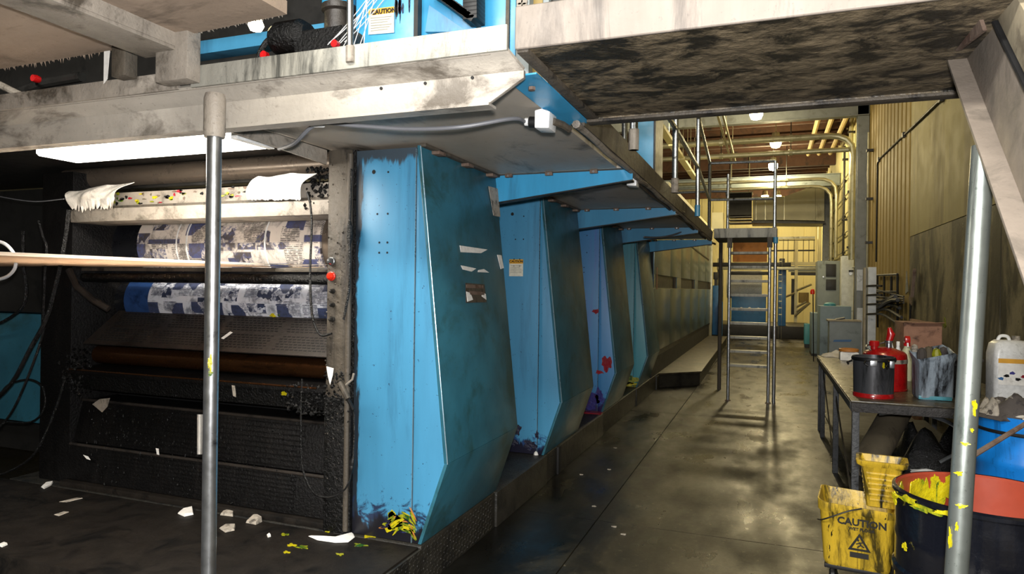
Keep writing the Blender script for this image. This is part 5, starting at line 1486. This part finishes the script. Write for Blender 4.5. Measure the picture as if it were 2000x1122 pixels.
for yy in (5.2, 8.5):
    MB().box(.585, 1.6, yy, yy + .03, .17, .20).build('shelf_bearer', 'table_leg', tb, smooth=0)
MB().bar((.56, 6.65, .05), (.56, 8.15, .72), .006, .05).build('cross_brace', 'guard', tb)
MB().bar((.56, 5.25, .12), (.56, 6.6, .66), .006, .05).build('cross_brace', 'guard', tb)
MB().blob((1.16, wby0 - .005, TZ - .045), (1, 0, 0), (0, 0, 1), .025, .03, 61, rag=.4).build('ink_drip', 'yellow_ink', tb)

# black can in front
c = np.array([.70, 5.44, TZ])
bk = thing('ink_can', 'charcoal ink can with a red painted foot on the bench front', 'can', tuple(c))
MB().lathe([(0, .03), (.128, .03), (.132, .27), (.137, .275), (.137, .285), (.130, .285), (.126, .05), (0, .05)], c, 40).build('body', 'can_black', bk)
MB().lathe([(0, 0), (.132, 0), (.133, .006), (.1305, .022), (.128, .03), (0, .03)], c, 40).build('foot_band', 'red', bk)
MB().box(c[0] - .04, c[0] + .005, c[1] - .148, c[1] - .128, TZ + .225, TZ + .265).build('clamp', 'chrome', bk, bevel=.004)
MB().tube(smoothpath([(c[0] - .065, c[1] - .13, TZ + .26), (c[0] - .075, c[1] - .155, TZ + .245), (c[0] - .05, c[1] - .16, TZ + .228)]), .006, 6).build('catch', 'black', bk)
MB().box(c[0] + .085, c[0] + .115, c[1] - .115, c[1] - .085, TZ + .215, TZ + .265).build('latch', 'steel_pipe', bk, bevel=.003)
MB().lathe([(.141, .255), (.143, .262), (.143, .272), (.139, .28), (.138, .26), (.141, .255)], c, 40, cap=False).build('rim_ring', 'black', bk)
for i, (a, z, rx, rz, mm) in enumerate(((-1.2, .235, .014, .02, 'yellow_ink'), (-1.28, .268, .035, .008, 'sign_orange'), (-1.0, .24, .03, .028, 'black_ink'))):
    MB().blob(c + (cos(a) * .1345, sin(a) * .1345, z), (-sin(a), cos(a), 0), (0, 0, 1), rx, rz, 80 + i, th=.003).build('ink_smear', mm, bk)
MB().tube([c + (-.137, .0, .25), c + (-.17, -.01, .235), c + (-.165, -.03, .225)], .008, 6).build('handle_ear', 'black', bk)
# red safety can behind
c = np.array([.835, 5.90, TZ])
rc = thing('safety_can', 'glossy red domed safety can with brass-red spout cap behind the charcoal can', 'can', tuple(c))
MB().lathe([(0, 0), (.155, 0), (.158, .008), (.152, .014), (.152, .245), (.148, .272), (.13, .29), (.07, .312), (.04, .32), (0, .322)], c, 44).build('body', 'red', rc)
MB().lathe([(.1535, .205), (.1545, .21), (.1545, .23), (.1535, .235), (.152, .22), (.1535, .205)], c, 44, cap=False).build('label_band', 'paper_dirty', rc)
MB().lathe([(.026, .27), (.026, .325), (.035, .328), (.037, .36), (.03, .368), (0, .37)], c + (-.075, -.02, 0), 18).build('cap', 'red', rc)
MB().lathe([(.022, .30), (.02, .35), (.03, .355), (.03, .37), (0, .372)], c + (.03, .02, 0), 16).build('spout_base', 'steel_pipe', rc)
MB().tube([c + (.03, .02, .36), c + (.045, .02, .42), c + (.03, .01, .47)], [.024, .03, .012], 12).build('trigger_spout', 'red', rc)
MB().tube(smoothpath([c + (-.1, -.06, .295), c + (-.13, -.05, .31), c + (-.12, .0, .33), c + (-.06, .03, .335), c + (.02, .04, .36)]), .006, 6).build('bail_handle', 'steel_pipe', rc)
# cut square jug, dripping
c = np.array([1.075, 5.50, TZ])
jg = thing('cut_jug', 'cut-open white square jug dripping with dark ink on the bench', 'jug', tuple(c))


def rrect(w_, d_, r, n=4):
    out = []
    for (sx, sy, a0) in ((1, 1, 0), (-1, 1, pi / 2), (-1, -1, pi), (1, -1, 3 * pi / 2)):
        for i in range(n + 1):
            a = a0 + (pi / 2) * i / n
            out.append((sx * (w_ - r) + r * cos(a), sy * (d_ - r) + r * sin(a)))
    return out


def loft(mb, rings, closed_bottom=True, closed_top=False):
    n = len(rings[0])
    k0 = len(mb.v)
    for rg in rings:
        mb.v += [tuple(map(float, p)) for p in rg]
    for i in range(len(rings) - 1):
        for j in range(n):
            mb.f.append((k0 + i * n + j, k0 + i * n + (j + 1) % n, k0 + (i + 1) * n + (j + 1) % n, k0 + (i + 1) * n + j))
    if closed_bottom:
        mb.f.append(tuple(k0 + j for j in range(n))[::-1])
    if closed_top:
        mb.f.append(tuple(k0 + (len(rings) - 1) * n + j for j in range(n)))
    return mb


def rings(spec, c, rot=0.0, topfn=None):
    out = []
    for (w_, d_, r, z) in spec:
        rg = []
        for (x, y) in rrect(w_, d_, r):
            zz = z + (topfn(x, y) if topfn and z == spec[-1][3] else 0)
            rg.append((c[0] + x * cos(rot) - y * sin(rot), c[1] + x * sin(rot) + y * cos(rot), c[2] + zz))
        out.append(rg)
    return out


tf = lambda x, y: .03 * sin(x * 22 + 1) + (.03 if y > 0 else -.012) - (.02 if x < -.08 else 0)
sp = [(.095, .085, .02, 0), (.105, .095, .025, .02), (.108, .098, .025, .26), (.128, .108, .03, .345)]
si = [(.12, .1, .028, .345), (.10, .09, .02, .24), (.098, .088, .02, .02)]
r1 = rings(sp, c, .12, tf)
r2 = [[(p[0], p[1], p[2]) for p in rg] for rg in rings([si[0]], c, .12)]
r2 = [[(a[0] * .97 + c[0] * .03, a[1] * .97 + c[1] * .03, a[2] - .002) for a in r1[-1]]]
MB_ = loft(MB(), r1 + r2 + rings(si[1:], c, .12), True, True)
MB_.build('body', 'jug_dirty', jg, smooth=50)
MB().box(c[0] - .1, c[0] + .1, c[1] - .10, c[1] - .088, TZ + .004, TZ + .03).build('foot_band', 'teal', jg, bevel=.004)
MB().lathe([(.022, .32), (.02, .36), (.012, .37), (0, .375)], c + (-.10, .06, 0), 12).build('neck', 'paper_dirty', jg)
for j in range(4):
    a = c + (-.06 + j * .045, .03 + .02 * (j % 2), .275)
    MB().lathe([(0, -.1), (.028, -.08), (.032, .02), (.02, .05 + .01 * (j % 2)), (0, .06 + .01 * (j % 2))], a + (0, 0, .02), 9).build('rag_stub', ['rag_grey', 'kraft', 'ygreen_ink', 'rag_grey'][j], jg)
# bottles
def bottle(name, label, p, h, r, mm, capm, spray=False):
    t = thing(name, label, 'bottle', tuple(p))
    p = np.array(p)
    MB().lathe([(0, 0), (r, 0), (r * 1.02, .01), (r, h * .55), (r * .8, h * .7), (r * .4, h * .84), (r * .36, h * .9), (0, h * .9)], p, 18).build('body', mm, t)
    if not spray:
        MB().lathe([(r * .42, h * .88), (r * .42, h), (0, h * 1.005)], p, 14).build('cap', capm, t)
    else:
        MB().lathe([(r * .45, h * .88), (r * .45, h * .96), (r * .3, h * .97)], p, 14).build('collar', capm, t)
        MB().prism([(p[1] - .045, p[2] + h * .97), (p[1] + .035, p[2] + h * .96), (p[1] + .03, p[2] + h * 1.1), (p[1] - .02, p[2] + h * 1.14), (p[1] - .045, p[2] + h * 1.08)], 'x', p[0] - .02, p[0] + .02).build('spray_head', capm, t, bevel=.006)
        MB().bar(p + (0, -.03, h * .98), p + (0, -.045, h * .86), .012, .008).build('trigger', 'paper', t)
    return t


bottle('spray_bottle', 'cloudy spray bottle with red and white trigger head beside the red can', (py(1771, 700, 6.55)[0], 6.55, TZ), .33, .056, 'jug_clear', 'red', True)
bottle('small_bottle', 'leftmost small white bottle behind the red can', (py(1731, 690, 6.85)[0], 6.8, TZ), .30, .032, 'white_pl', 'white_pl')
bottle('small_bottle', 'middle small white bottle behind the red can', (py(1742, 690, 6.85)[0], 6.9, TZ), .33, .032, 'white_pl', 'white_pl')
bottle('small_bottle', 'rightmost small white bottle behind the red can, by the spray bottle', (py(1752, 690, 6.85)[0], 6.8, TZ), .31, .034, 'white_pl', 'paper')
bottle('small_bottle', 'clear bottle with a dark cap behind the dripping jug', (1.22, 6.2, TZ), .2, .035, 'jug_clear', 'black')
# white carton, ring of tape, rag
wbx = thing('white_carton', 'small white carton near the far end of the bench', 'carton', (.80, 7.75, TZ))
a, b = pz(1641, 704, TZ), pz(1674, 703, TZ)
MB().box(a[0], b[0], a[1], a[1] + .16, TZ, TZ + .085).build('body', 'paper', wbx, bevel=.004)
MB().box(a[0] + .01, b[0] - .01, a[1] + .02, a[1] + .14, TZ + .085, TZ + .09).build('flap', 'white_pl', wbx)
rt = thing('ring_lid', 'brown ring-shaped lid lying on top of the white carton', 'lid', ((a[0] + b[0]) / 2, a[1] + .08, TZ + .09))
MB().lathe([(.085, 0), (.10, .005), (.10, .03), (.085, .035), (.07, .02), (.07, .005), (.085, 0)], ((a[0] + b[0]) / 2, a[1] + .08, TZ + .09), 24, cap=False).build('ring', 'orange_board', rt)
MB().lathe([(0, .004), (.072, .004), (.072, .010), (0, .012)], ((a[0] + b[0]) / 2, a[1] + .08, TZ + .09), 24).build('disc', 'kraft', rt)


def crumple(name, label, c, w_, d_, h, seed, mm, cat, n=14, edge=.5):
    rr = random.Random(seed)
    ph = [rr.uniform(0, 6) for _ in range(6)]

    def fn(u, v):
        x, y = (u - .5) * 2, (v - .5) * 2
        e = max(0, 1 - max(abs(x), abs(y)) ** 2.2)
        z = h * e * (.55 + .25 * sin(5 * x + ph[0] + 2 * y) + .2 * sin(7 * y + ph[1]) + .15 * sin(11 * x * y + ph[2]))
        k = 1 + .18 * sin(4 * atan2(y, x + 1e-6) + ph[3]) * edge * 2
        return (c[0] + x * w_ * k, c[1] + y * d_ * k, c[2] + .003 + max(0, z))
    return tag(MB().sheet(fn, n, n, .003).build(name, mm, smooth=70), label, cat)


p = pz(1618, 696, TZ)
crumple('crumpled_rag', 'crumpled pale rag at the far corner of the bench', (p[0] + .06, p[1] + .05, TZ + .002), .12, .22, .06, 2, 'rag', 'rag')
ct = thing('brown_carton', 'brown cardboard carton standing at the back of the bench', 'carton', (1.42, 7.4, TZ))
a, b = py(1777, 672, 7.0), py(1856, 640, 7.0)
MB().box(a[0], min(b[0], 1.64), 7.3, 7.8, TZ, b[2] + .02).build('body', 'cardboard', ct, bevel=.004)
MB().slab([(a[0], 7.3, b[2] + .021), (a[0] + .05, 7.2, b[2] + .02), (min(b[0], 1.64), 7.2, b[2] + .03), (min(b[0], 1.64), 7.3, b[2] + .021)], (0, 0, .005)).build('flap', 'cardboard', ct, smooth=0)
bb = thing('black_crate', 'dark ink-covered crate at the back right of the bench', 'crate', (1.35, 5.75, TZ))
MB().box(1.19, 1.40, 5.62, 5.95, TZ, TZ + .26).build('body', 'black_ink', bb, bevel=.02)
MB().box(1.18, 1.41, 5.61, 5.96, TZ + .26, TZ + .285).build('rim', 'guard', bb, bevel=.008)
# white jerry can with an orange label, behind the blue drum
c = np.array([1.535, 5.55, TZ])
jc = thing('jerry_can', 'white plastic jerry can with an orange-striped label behind the blue drum', 'jug', tuple(c))
loft(MB(), rings([(.10, .09, .02, 0), (.112, .095, .03, .02), (.112, .095, .03, .33), (.10, .085, .03, .40), (.075, .06, .03, .425)], c, .06), True, True).build('body', 'white_pl', jc, smooth=50)
MB().lathe([(.025, .42), (.025, .455), (0, .457)], c + (.04, 0, 0), 14).build('cap', 'paper_dirty', jc)
MB().tube(smoothpath([c + (-.07, 0, .41), c + (-.05, 0, .45), c + (-.01, 0, .45), c + (.005, 0, .42)]), .011, 8).build('handle', 'white_pl', jc)
lbx = MB().box(c[0] - .085, c[0] + .08, c[1] - .101, c[1] - .097, TZ + .13, TZ + .30).build('label', 'paper', jc, smooth=0)
MB().box(c[0] - .085, c[0] + .08, c[1] - .103, c[1] - .0985, TZ + .275, TZ + .305).build('label_stripe', 'sign_orange', lbx, smooth=0)
for i in range(5):
    MB().blob(c + (-.07 + .032 * i, -.1015, .17 + .02 * (i % 3)), (1, 0, 0), (0, 0, 1), .016, .010, 500 + i, th=.001, rag=.25, n=20).build('ink_spot', ['steel_blue', 'black_ink', 'purple_ink', 'black_ink', 'red_ink'][i], lbx)

# ------------------------------------------------ under the bench
tu = thing('cardboard_tube', 'thick grey-brown paper core leaning under the workbench', 'tube', (.85, 5.9, .22))
MB().tube([(.66, 5.42, .36), (.98, 6.15, .70)], .105, 24).build('core', 'kraft', tu)
MB().lathe([(.05, -.004), (.05, .0)], (.66, 5.36, .34), 16, 'y').build('inner_hole', 'dark_gap', tu)
crumple('bin_liner', 'black crumpled bin liner stuffed under the workbench', (1.22, 6.1, .218), .26, .32, .42, 5, 'black_hose', 'bag', 18)
crumple('paper_sheet', 'larger crumpled white paper sheet on the bench shelf', (1.06, 5.36, .24), .19, .075, .05, 6, 'paper', 'paper', 12, .2)
crumple('paper_sheet', 'smaller white paper sheet farther back on the bench shelf', (1.10, 5.66, .30), .12, .06, .03, 7, 'paper', 'paper', 10, .2)
wd = MB().lathe([(.05, -.01), (.052, 0), (.05, .012), (0, .013)], (.79, 5.32, .268), 20, 'y').build('white_disc', 'white_pl')
tag(wd, 'round white disc standing on edge on the bench shelf', 'disc')
tag(MB().tube(smoothpath([(.72, 5.30, .76), (.85, 5.28, .785), (1.02, 5.28, .775), (1.18, 5.30, .70), (1.2, 5.33, .55), (1.1, 5.36, .45)]), .013, 8).build('hose_loop', 'steel_pipe'), 'grey hose looped under the bench top', 'hose')
cl = thing('hand_truck_handle', 'black glossy hand-truck handle with a rubber grip before the bench', 'handle', (1.16, 5.05, 0))
MB().tube([(1.10, 5.06, .02), (1.13, 5.07, .30), (1.20, 5.09, .62)], .022, 12).build('tube', 'black', cl)
MB().tube([(1.165, 5.08, .46), (1.205, 5.09, .64)], .027, 12).build('grip', 'black_hose', cl)
MB().box(1.04, 1.18, 4.98, 5.10, 0, .02).build('toe_plate', 'dark_steel', cl)

# ------------------------------------------------ blue drum and rags
c = np.array([1.46, 4.80, 0])
bd = thing('blue_drum', 'blue plastic drum heaped with ink-stained rags by the workbench', 'drum', tuple(c))
MB().lathe([(0, 0), (.27, 0), (.285, .02), (.285, .28), (.295, .30), (.295, .33), (.285, .35), (.287, .60), (.297, .62), (.297, .65), (.287, .67), (.285, .86), (.29, .88), (.29, .90), (.27, .90), (.265, .85), (0, .84)], c, 44).build('body', 'blue_drum', bd)
MB().lathe([(.291, .80), (.294, .805), (.294, .815), (.291, .82), (.286, .81), (.291, .80)], c, 44, cap=False).build('hoop', 'black', bd)
MB().box(c[0] + .0, c[0] + .1, c[1] - .297, c[1] - .285, .62, .80).build('label', 'paper', bd)
crumple('rag_heap', 'heap of grey ink-soaked rags spilling over the blue drum', (1.44, 4.78, .88), .25, .25, .20, 15, 'rag_grey', 'rags', 24)
crumple('rag_heap', 'pale grey rag lying on the near rim of the blue drum', (1.40, 4.60, .905), .09, .09, .05, 16, 'rag', 'rags', 12)
crumple('rag_heap', 'off-white rag at the left rim of the blue drum', (1.24, 4.74, .90), .07, .11, .11, 17, 'paper_dirty', 'rags', 12)

# ------------------------------------------------ open black drum
c = np.array([.735, 2.87, 0])
dr = thing('open_drum', 'open steel drum, glossy black outside and red inside, smeared with yellow ink', 'drum', tuple(c))
R = .286
MB().lathe([(0, 0), (R, 0), (R, .28), (R + .008, .29), (R + .008, .31), (R, .32), (R, .57), (R + .009, .58), (R + .009, .60), (R, .61), (R, .70), (R + .004, .72), (R, .74), (R, .87)], c, 72, cap=False).build('shell', 'drum_black', dr)
MB().lathe([(R, .868), (R + .008, .872), (R + .008, .884), (R - .002, .888), (R - .008, .88), (R - .008, .60), (R - .002, .59), (R - .008, .575), (R - .008, .06), (0, .05)], c, 72, cap=False).build('liner', 'drum_red', dr)
MB().lathe([(R + .004, .866), (R + .011, .872), (R + .011, .884), (R, .8905), (R + .002, .878), (R + .004, .866)], c, 72, cap=False).build('rolled_rim', 'drum_black', dr)
rq = random.Random(21)
for i in range(22):
    a = rq.uniform(1.75, 2.75)
    top = .875 - rq.uniform(0, .03)
    ln_ = rq.uniform(.02, .075) * (1.3 if 2.1 < a < 2.7 else .7)
    q = c + (cos(a) * (R - .0095), sin(a) * (R - .0095), top - ln_)
    MB().blob(q, (sin(a), -cos(a), 0), (0, 0, 1), rq.uniform(.012, .024), ln_, 520 + i, th=.004, rag=.25, n=20).build('ink_smear', rq.choice(['yellow_ink', 'yellow_ink', 'ygreen_ink']), dr)
for i, (a, z, rx, rz, mm) in enumerate(((3.6, .87, .05, .012, 'yellow_ink'), (3.85, .86, .05, .01, 'ygreen_ink'), (4.1, .868, .04, .008, 'yellow_ink'), (3.3, .85, .02, .02, 'yellow_ink'), (3.55, .70, .012, .012, 'yellow_ink'))):
    q = c + (cos(a) * (R + .013), sin(a) * (R + .013), z)
    MB().blob(q, (-sin(a), cos(a), 0), (0, 0, 1), rx, rz, 540 + i, th=.004, rag=.5).build('ink_smear', mm, dr)

# ------------------------------------------------ yellow mop bucket
bc0 = np.array([.475, 4.22, 0])
rot = radians(-7)
bx, by = np.array([cos(rot), sin(rot), 0]), np.array([-sin(rot), cos(rot), 0])


def bl(x, y, z):
    return bc0 + bx * x + by * y + np.array([0, 0, z])


mp = thing('mop_bucket', 'grubby yellow mop bucket marked caution wet floor with side-press wringer', 'mop bucket', tuple(bc0))
tfm = lambda x, y: .012 * sin(x * 20) - (.03 if (y < -.05 and abs(x - .06) < .06) else 0) + (.012 if x < -.1 else 0)
sp = [(.155, .14, .03, .11), (.165, .15, .035, .13), (.185, .165, .04, .40), (.195, .175, .045, .41), (.197, .177, .045, .445)]
ro = rings(sp, bc0, rot, tfm)
ri_top = [[tuple(np.array(p) * .97 + np.array((bc0[0], bc0[1], p[2])) * .03) for p in ro[-1]]]
ri = rings([(.175, .155, .035, .38), (.15, .135, .03, .14)], bc0, rot)
loft(MB(), ro + ri_top + ri, True, True).build('tub', 'mop_yellow', mp, smooth=50)
for (sx, sy) in ((-1, -1), (1, -1), (-1, 1), (1, 1)):
    p = bl(sx * .12, sy * .11, 0)
    cs = MB().tube([p + (0, 0, .06), p + (0, 0, .112)], .012, 8).build('caster_stem', 'dark_steel', mp)
    MB().lathe([(0, -.014), (.03, -.014), (.038, -.008), (.038, .008), (.03, .014), (0, .014)], p + (0, .012, .038), 18, 'x').build('caster_wheel', 'black', cs)
MB().obox(bl(0, 0, .10), bx * .16, by * .14, (0, 0, .012)).build('bumper', 'black', mp, bevel=.006)
# wringer
wc = bl(.115, .13, 0)
wsp = [(.075, .06, .02, .40), (.10, .085, .02, .62), (.125, .10, .025, .635), (.13, .105, .025, .66)]
wo = rings(wsp, wc, rot)
wi = rings([(.115, .09, .02, .66), (.09, .075, .02, .60), (.065, .05, .015, .43)], wc, rot)
wr_ = loft(MB(), wo + wi, True, True).build('wringer', 'mop_yellow', mp, smooth=40)
for j in range(6):
    z = .44 + j * .03
    f_ = (z - .40) / .22
    hw, hd = .075 + .025 * f_, .06 + .025 * f_
    MB().obox(wc - by * (hd + .001) + np.array([0, 0, z]), bx * (hw - .02), by * .004, (0, 0, .006)).build('slat', 'mop_yellow', wr_, bevel=.002)
    MB().obox(wc - bx * (hw + .001) + np.array([0, 0, z]), by * (hd - .02), bx * .004, (0, 0, .006)).build('slat', 'mop_yellow', wr_, bevel=.002)
MB().tube(smoothpath([bl(-.197, -.09, .33), bl(-.16, -.20, .37), bl(-.05, -.205, .43), bl(.02, -.18, .45)]), .004, 6).build('wire_handle', 'dark_steel', mp)
fy = lambda z: -(.15 + (z - .13) / .27 * .015) - .0015
tilt = Vector(tuple(np.array([0, 0, 1.0]) - by * .055))
lettering('CAUTION', .052, tuple(bl(.02, fy(.37), .365)), tuple(bx), tilt, 'print_black', mp, bold=.0018)
lettering('WET FLOOR', .022, tuple(bl(.02, fy(.335), .33)), tuple(bx), tilt, 'print_black', mp, bold=.0008)
tri = [(-.045, .215), (.065, .215), (.01, .31)]
tin = [(-.026, .226), (.046, .226), (.01, .29)]
for i in range(3):
    a, b = tri[i], tri[(i + 1) % 3]
    a2, b2 = tin[i], tin[(i + 1) % 3]
    MB().slab([bl(a[0], fy(a[1]), a[1]), bl(b[0], fy(b[1]), b[1]), bl(b2[0], fy(b2[1]), b2[1]), bl(a2[0], fy(a2[1]), a2[1])], tuple(-by * .002)).build('triangle_side', 'print_black', mp, smooth=0)
# slipping figure in the triangle
for (p, q, wv) in (((.01, .262), (.018, .245), .008), ((.018, .245), (.034, .236), .006), ((.016, .246), (.0, .232), .006), ((.012, .258), (-.006, .25), .005), ((.012, .258), (.026, .262), .005)):
    MB().bar(bl(p[0], fy(p[1]) - .001, p[1]), bl(q[0], fy(q[1]) - .001, q[1]), .002, wv).build('figure_limb', 'print_black', mp, smooth=0)
MB().lathe([(0, -.002), (.006, -.002), (.006, .001)], bl(.004, fy(.27), .272), 10, 'y').build('figure_head', 'print_black', mp)
MB().obox(bl(.01, fy(.19), .19), bx * .045, by * .002, (0, 0, .014)).build('caption_block', 'print_black', mp, smooth=0)

# ================================================================== LITTER
def litter(name, label, pts, h, mm, cat='paper', up=.004):
    """flat torn scrap: pixel outline dropped on the front deck"""
    q = [np.array(pz(u, v, PZ + .002)) for (u, v) in pts]
    cen = sum(q) / len(q)
    mb = MB()
    n = len(q)
    mb.v = [tuple(p) for p in q] + [tuple(p * .9 + cen * .1 + np.array([0, 0, h * (.4 + .6 * ((i * 7) % 5) / 4)])) for i, p in enumerate(q)] + [tuple(cen + (0, 0, h * .9))]
    mb.f = [tuple(range(n))[::-1]] + [(i, (i + 1) % n, n + (i + 1) % n, n + i) for i in range(n)] + [(n + i, n + (i + 1) % n, 2 * n) for i in range(n)]
    return tag(mb.build(name, mm, smooth=40), label, cat)


litter('paper_scrap', 'long white torn paper strip on the deck before the frame post', [(602, 1048), (625, 1050), (655, 1054), (676, 1052), (690, 1043), (693, 1050), (680, 1060), (655, 1061), (620, 1056)], .012, 'paper')
litter('paper_scrap', 'white folded paper lump on the deck left of the steel pole', [(347, 1004), (358, 997), (376, 995), (378, 1006), (360, 1010)], .02, 'paper')
litter('paper_scrap', 'pale paper lump on the deck right of the steel pole', [(428, 1033), (440, 1027), (460, 1028), (458, 1037), (440, 1041)], .015, 'paper_dirty')
litter('paper_scrap', 'grey crumpled tissue by the toe rail, right of the pole', [(430, 1007), (445, 995), (458, 998), (455, 1010)], .03, 'paper_dirty')
litter('paper_scrap', 'second grey tissue by the toe rail, nearer the frame post', [(480, 1022), (498, 1008), (512, 1020), (500, 1026)], .03, 'paper_dirty')
litter('paper_scrap', 'white paper curl at the left rear of the deck', [(80, 952), (90, 944), (104, 943), (100, 949), (86, 956)], .012, 'paper')
litter('paper_scrap', 'faint grey paper strip at the left of the deck', [(115, 981), (150, 973), (162, 974), (130, 982)], .004, 'paper_dirty')
litter('paper_scrap', 'small faint paper strip at the left front of the deck', [(105, 1006), (125, 1000), (135, 1001), (115, 1009)], .004, 'paper_dirty')
litter('paper_scrap', 'white crumb on the deck between pole and frame post', [(521, 1046), (526, 1044), (529, 1049), (523, 1051)], .012, 'paper')
litter('paper_scrap', 'white-pink scrap at the far left front edge of the deck', [(-6, 1066), (8, 1061), (15, 1065), (4, 1070)], .01, 'paper')
litter('paper_scrap', 'white strip of paper under the toe rail left of the pole', [(373, 967), (400, 970), (398, 978), (374, 974)], .03, 'paper_dirty')
for i, (u, v, r) in enumerate(((556, 1045, .022), (570, 1066, .025), (590, 1070, .03), (560, 1080, .018), (703, 1066, .03), (722, 1048, .035), (664, 1084, .02), (640, 1040, .012))):
    p = pz(u, v, PZ + .001)
    tag(MB().blob(p, (1, 0, 0), (0, 1, 0), r, r * .6, 600 + i, th=.003, rag=.6).build('ink_spot', 'yellow_ink' if i % 2 else 'ygreen_ink'), '%s yellow-green ink spot on the dark deck' % ['small rearmost', 'upper left', 'larger middle', 'tiny lower left', 'big round', 'biggest, touching the cabinet foot:', 'small foremost', 'faint tiny post-side'][i], 'ink spot', 'ink spots on the deck')
# scraps stuck on the press
sc = MB().sheet(lambda u, v: tuple(np.array(py(386 + 14 * u - 2 * v * u, 810 + 78 * v, 3.19 - .02 * sin(u * 5))) + (0, 0, 0)), 5, 10, .003).build('rag_strip', 'paper')
tag(sc, 'long white rag strip hanging on the black covers beside the pole', 'rag')
for (nm, lb, q, Y, mm) in (('paper_scrap', 'white paper sliver lying on the perforated guard', [(432, 661), (450, 648), (455, 650), (437, 663)], 3.33, 'paper'),
                           ('plastic_scrap', 'grey translucent plastic scrap on the left black cover', [(181, 790), (195, 780), (215, 778), (210, 795), (200, 806)], 3.2, 'dust_steel'),
                           ('paper_scrap', 'torn white tag stuck to the lower frame post', [(638, 716), (652, 720), (650, 735), (645, 752), (641, 735)], 3.155, 'paper'),
                           ('paper_scrap', 'thin white scrap under the ink ledge right of the pole', [(453, 753), (459, 754), (461, 776), (456, 774)], 3.21, 'paper_dirty'),
                           ('paper_scrap', 'small white sliver on the lower black cover', [(305, 876), (310, 877), (311, 889), (307, 888)], 3.19, 'paper'),
                           ('paper_scrap', 'curled white sliver low on the left black cover', [(163, 889), (172, 892), (177, 899), (170, 897)], 3.19, 'paper')):
    tag(MB().slab([py(u, v, Y) for (u, v) in q], (0, -.003, 0)).build(nm, mm, smooth=0), lb, 'scrap')
for i, (u, v) in enumerate(((1011, 860), (1047, 889))):
    q = np.array(pz(u, v, PZ + .0))
    tag(MB().lathe([(.0, 0), (.02, .0), (.016, .018), (.004, .03), (0, .031)], q, 7).build('paper_crumb', 'paper'), ['white crumb on the plinth behind the nearest cabinet', 'white crumb at the plinth edge by the second cabinet'][i], 'crumb')
for i, (u, v) in enumerate(((1020, 898), (1218, 1045), (1200, 1030), (1330, 820), (1190, 918), (1202, 876), (1310, 775), (1500, 750), (1135, 928), (1160, 990))):
    q = np.array(pz(u, v, .0))
    tag(MB().blob(q, (1, 0, 0), (0, 1, 0), .014, .009, 700 + i, th=.005, rag=.4).build('floor_scrap', 'paper_dirty'), 'small pale scrap on the aisle floor, ' + ['tight against the near plinth', 'near the bottom edge left of the joint', 'just right of the crack in the foreground', 'before the walkway step corner', 'on the crack in the middle of the aisle', 'beside the plinth at the third cabinet', 'beside the plinth at the fourth cabinet', 'right behind the ladder foot', 'in the dark patch by the second cabinet', 'in the dark patch in the foreground'][i], 'scrap', 'scraps on the aisle floor')
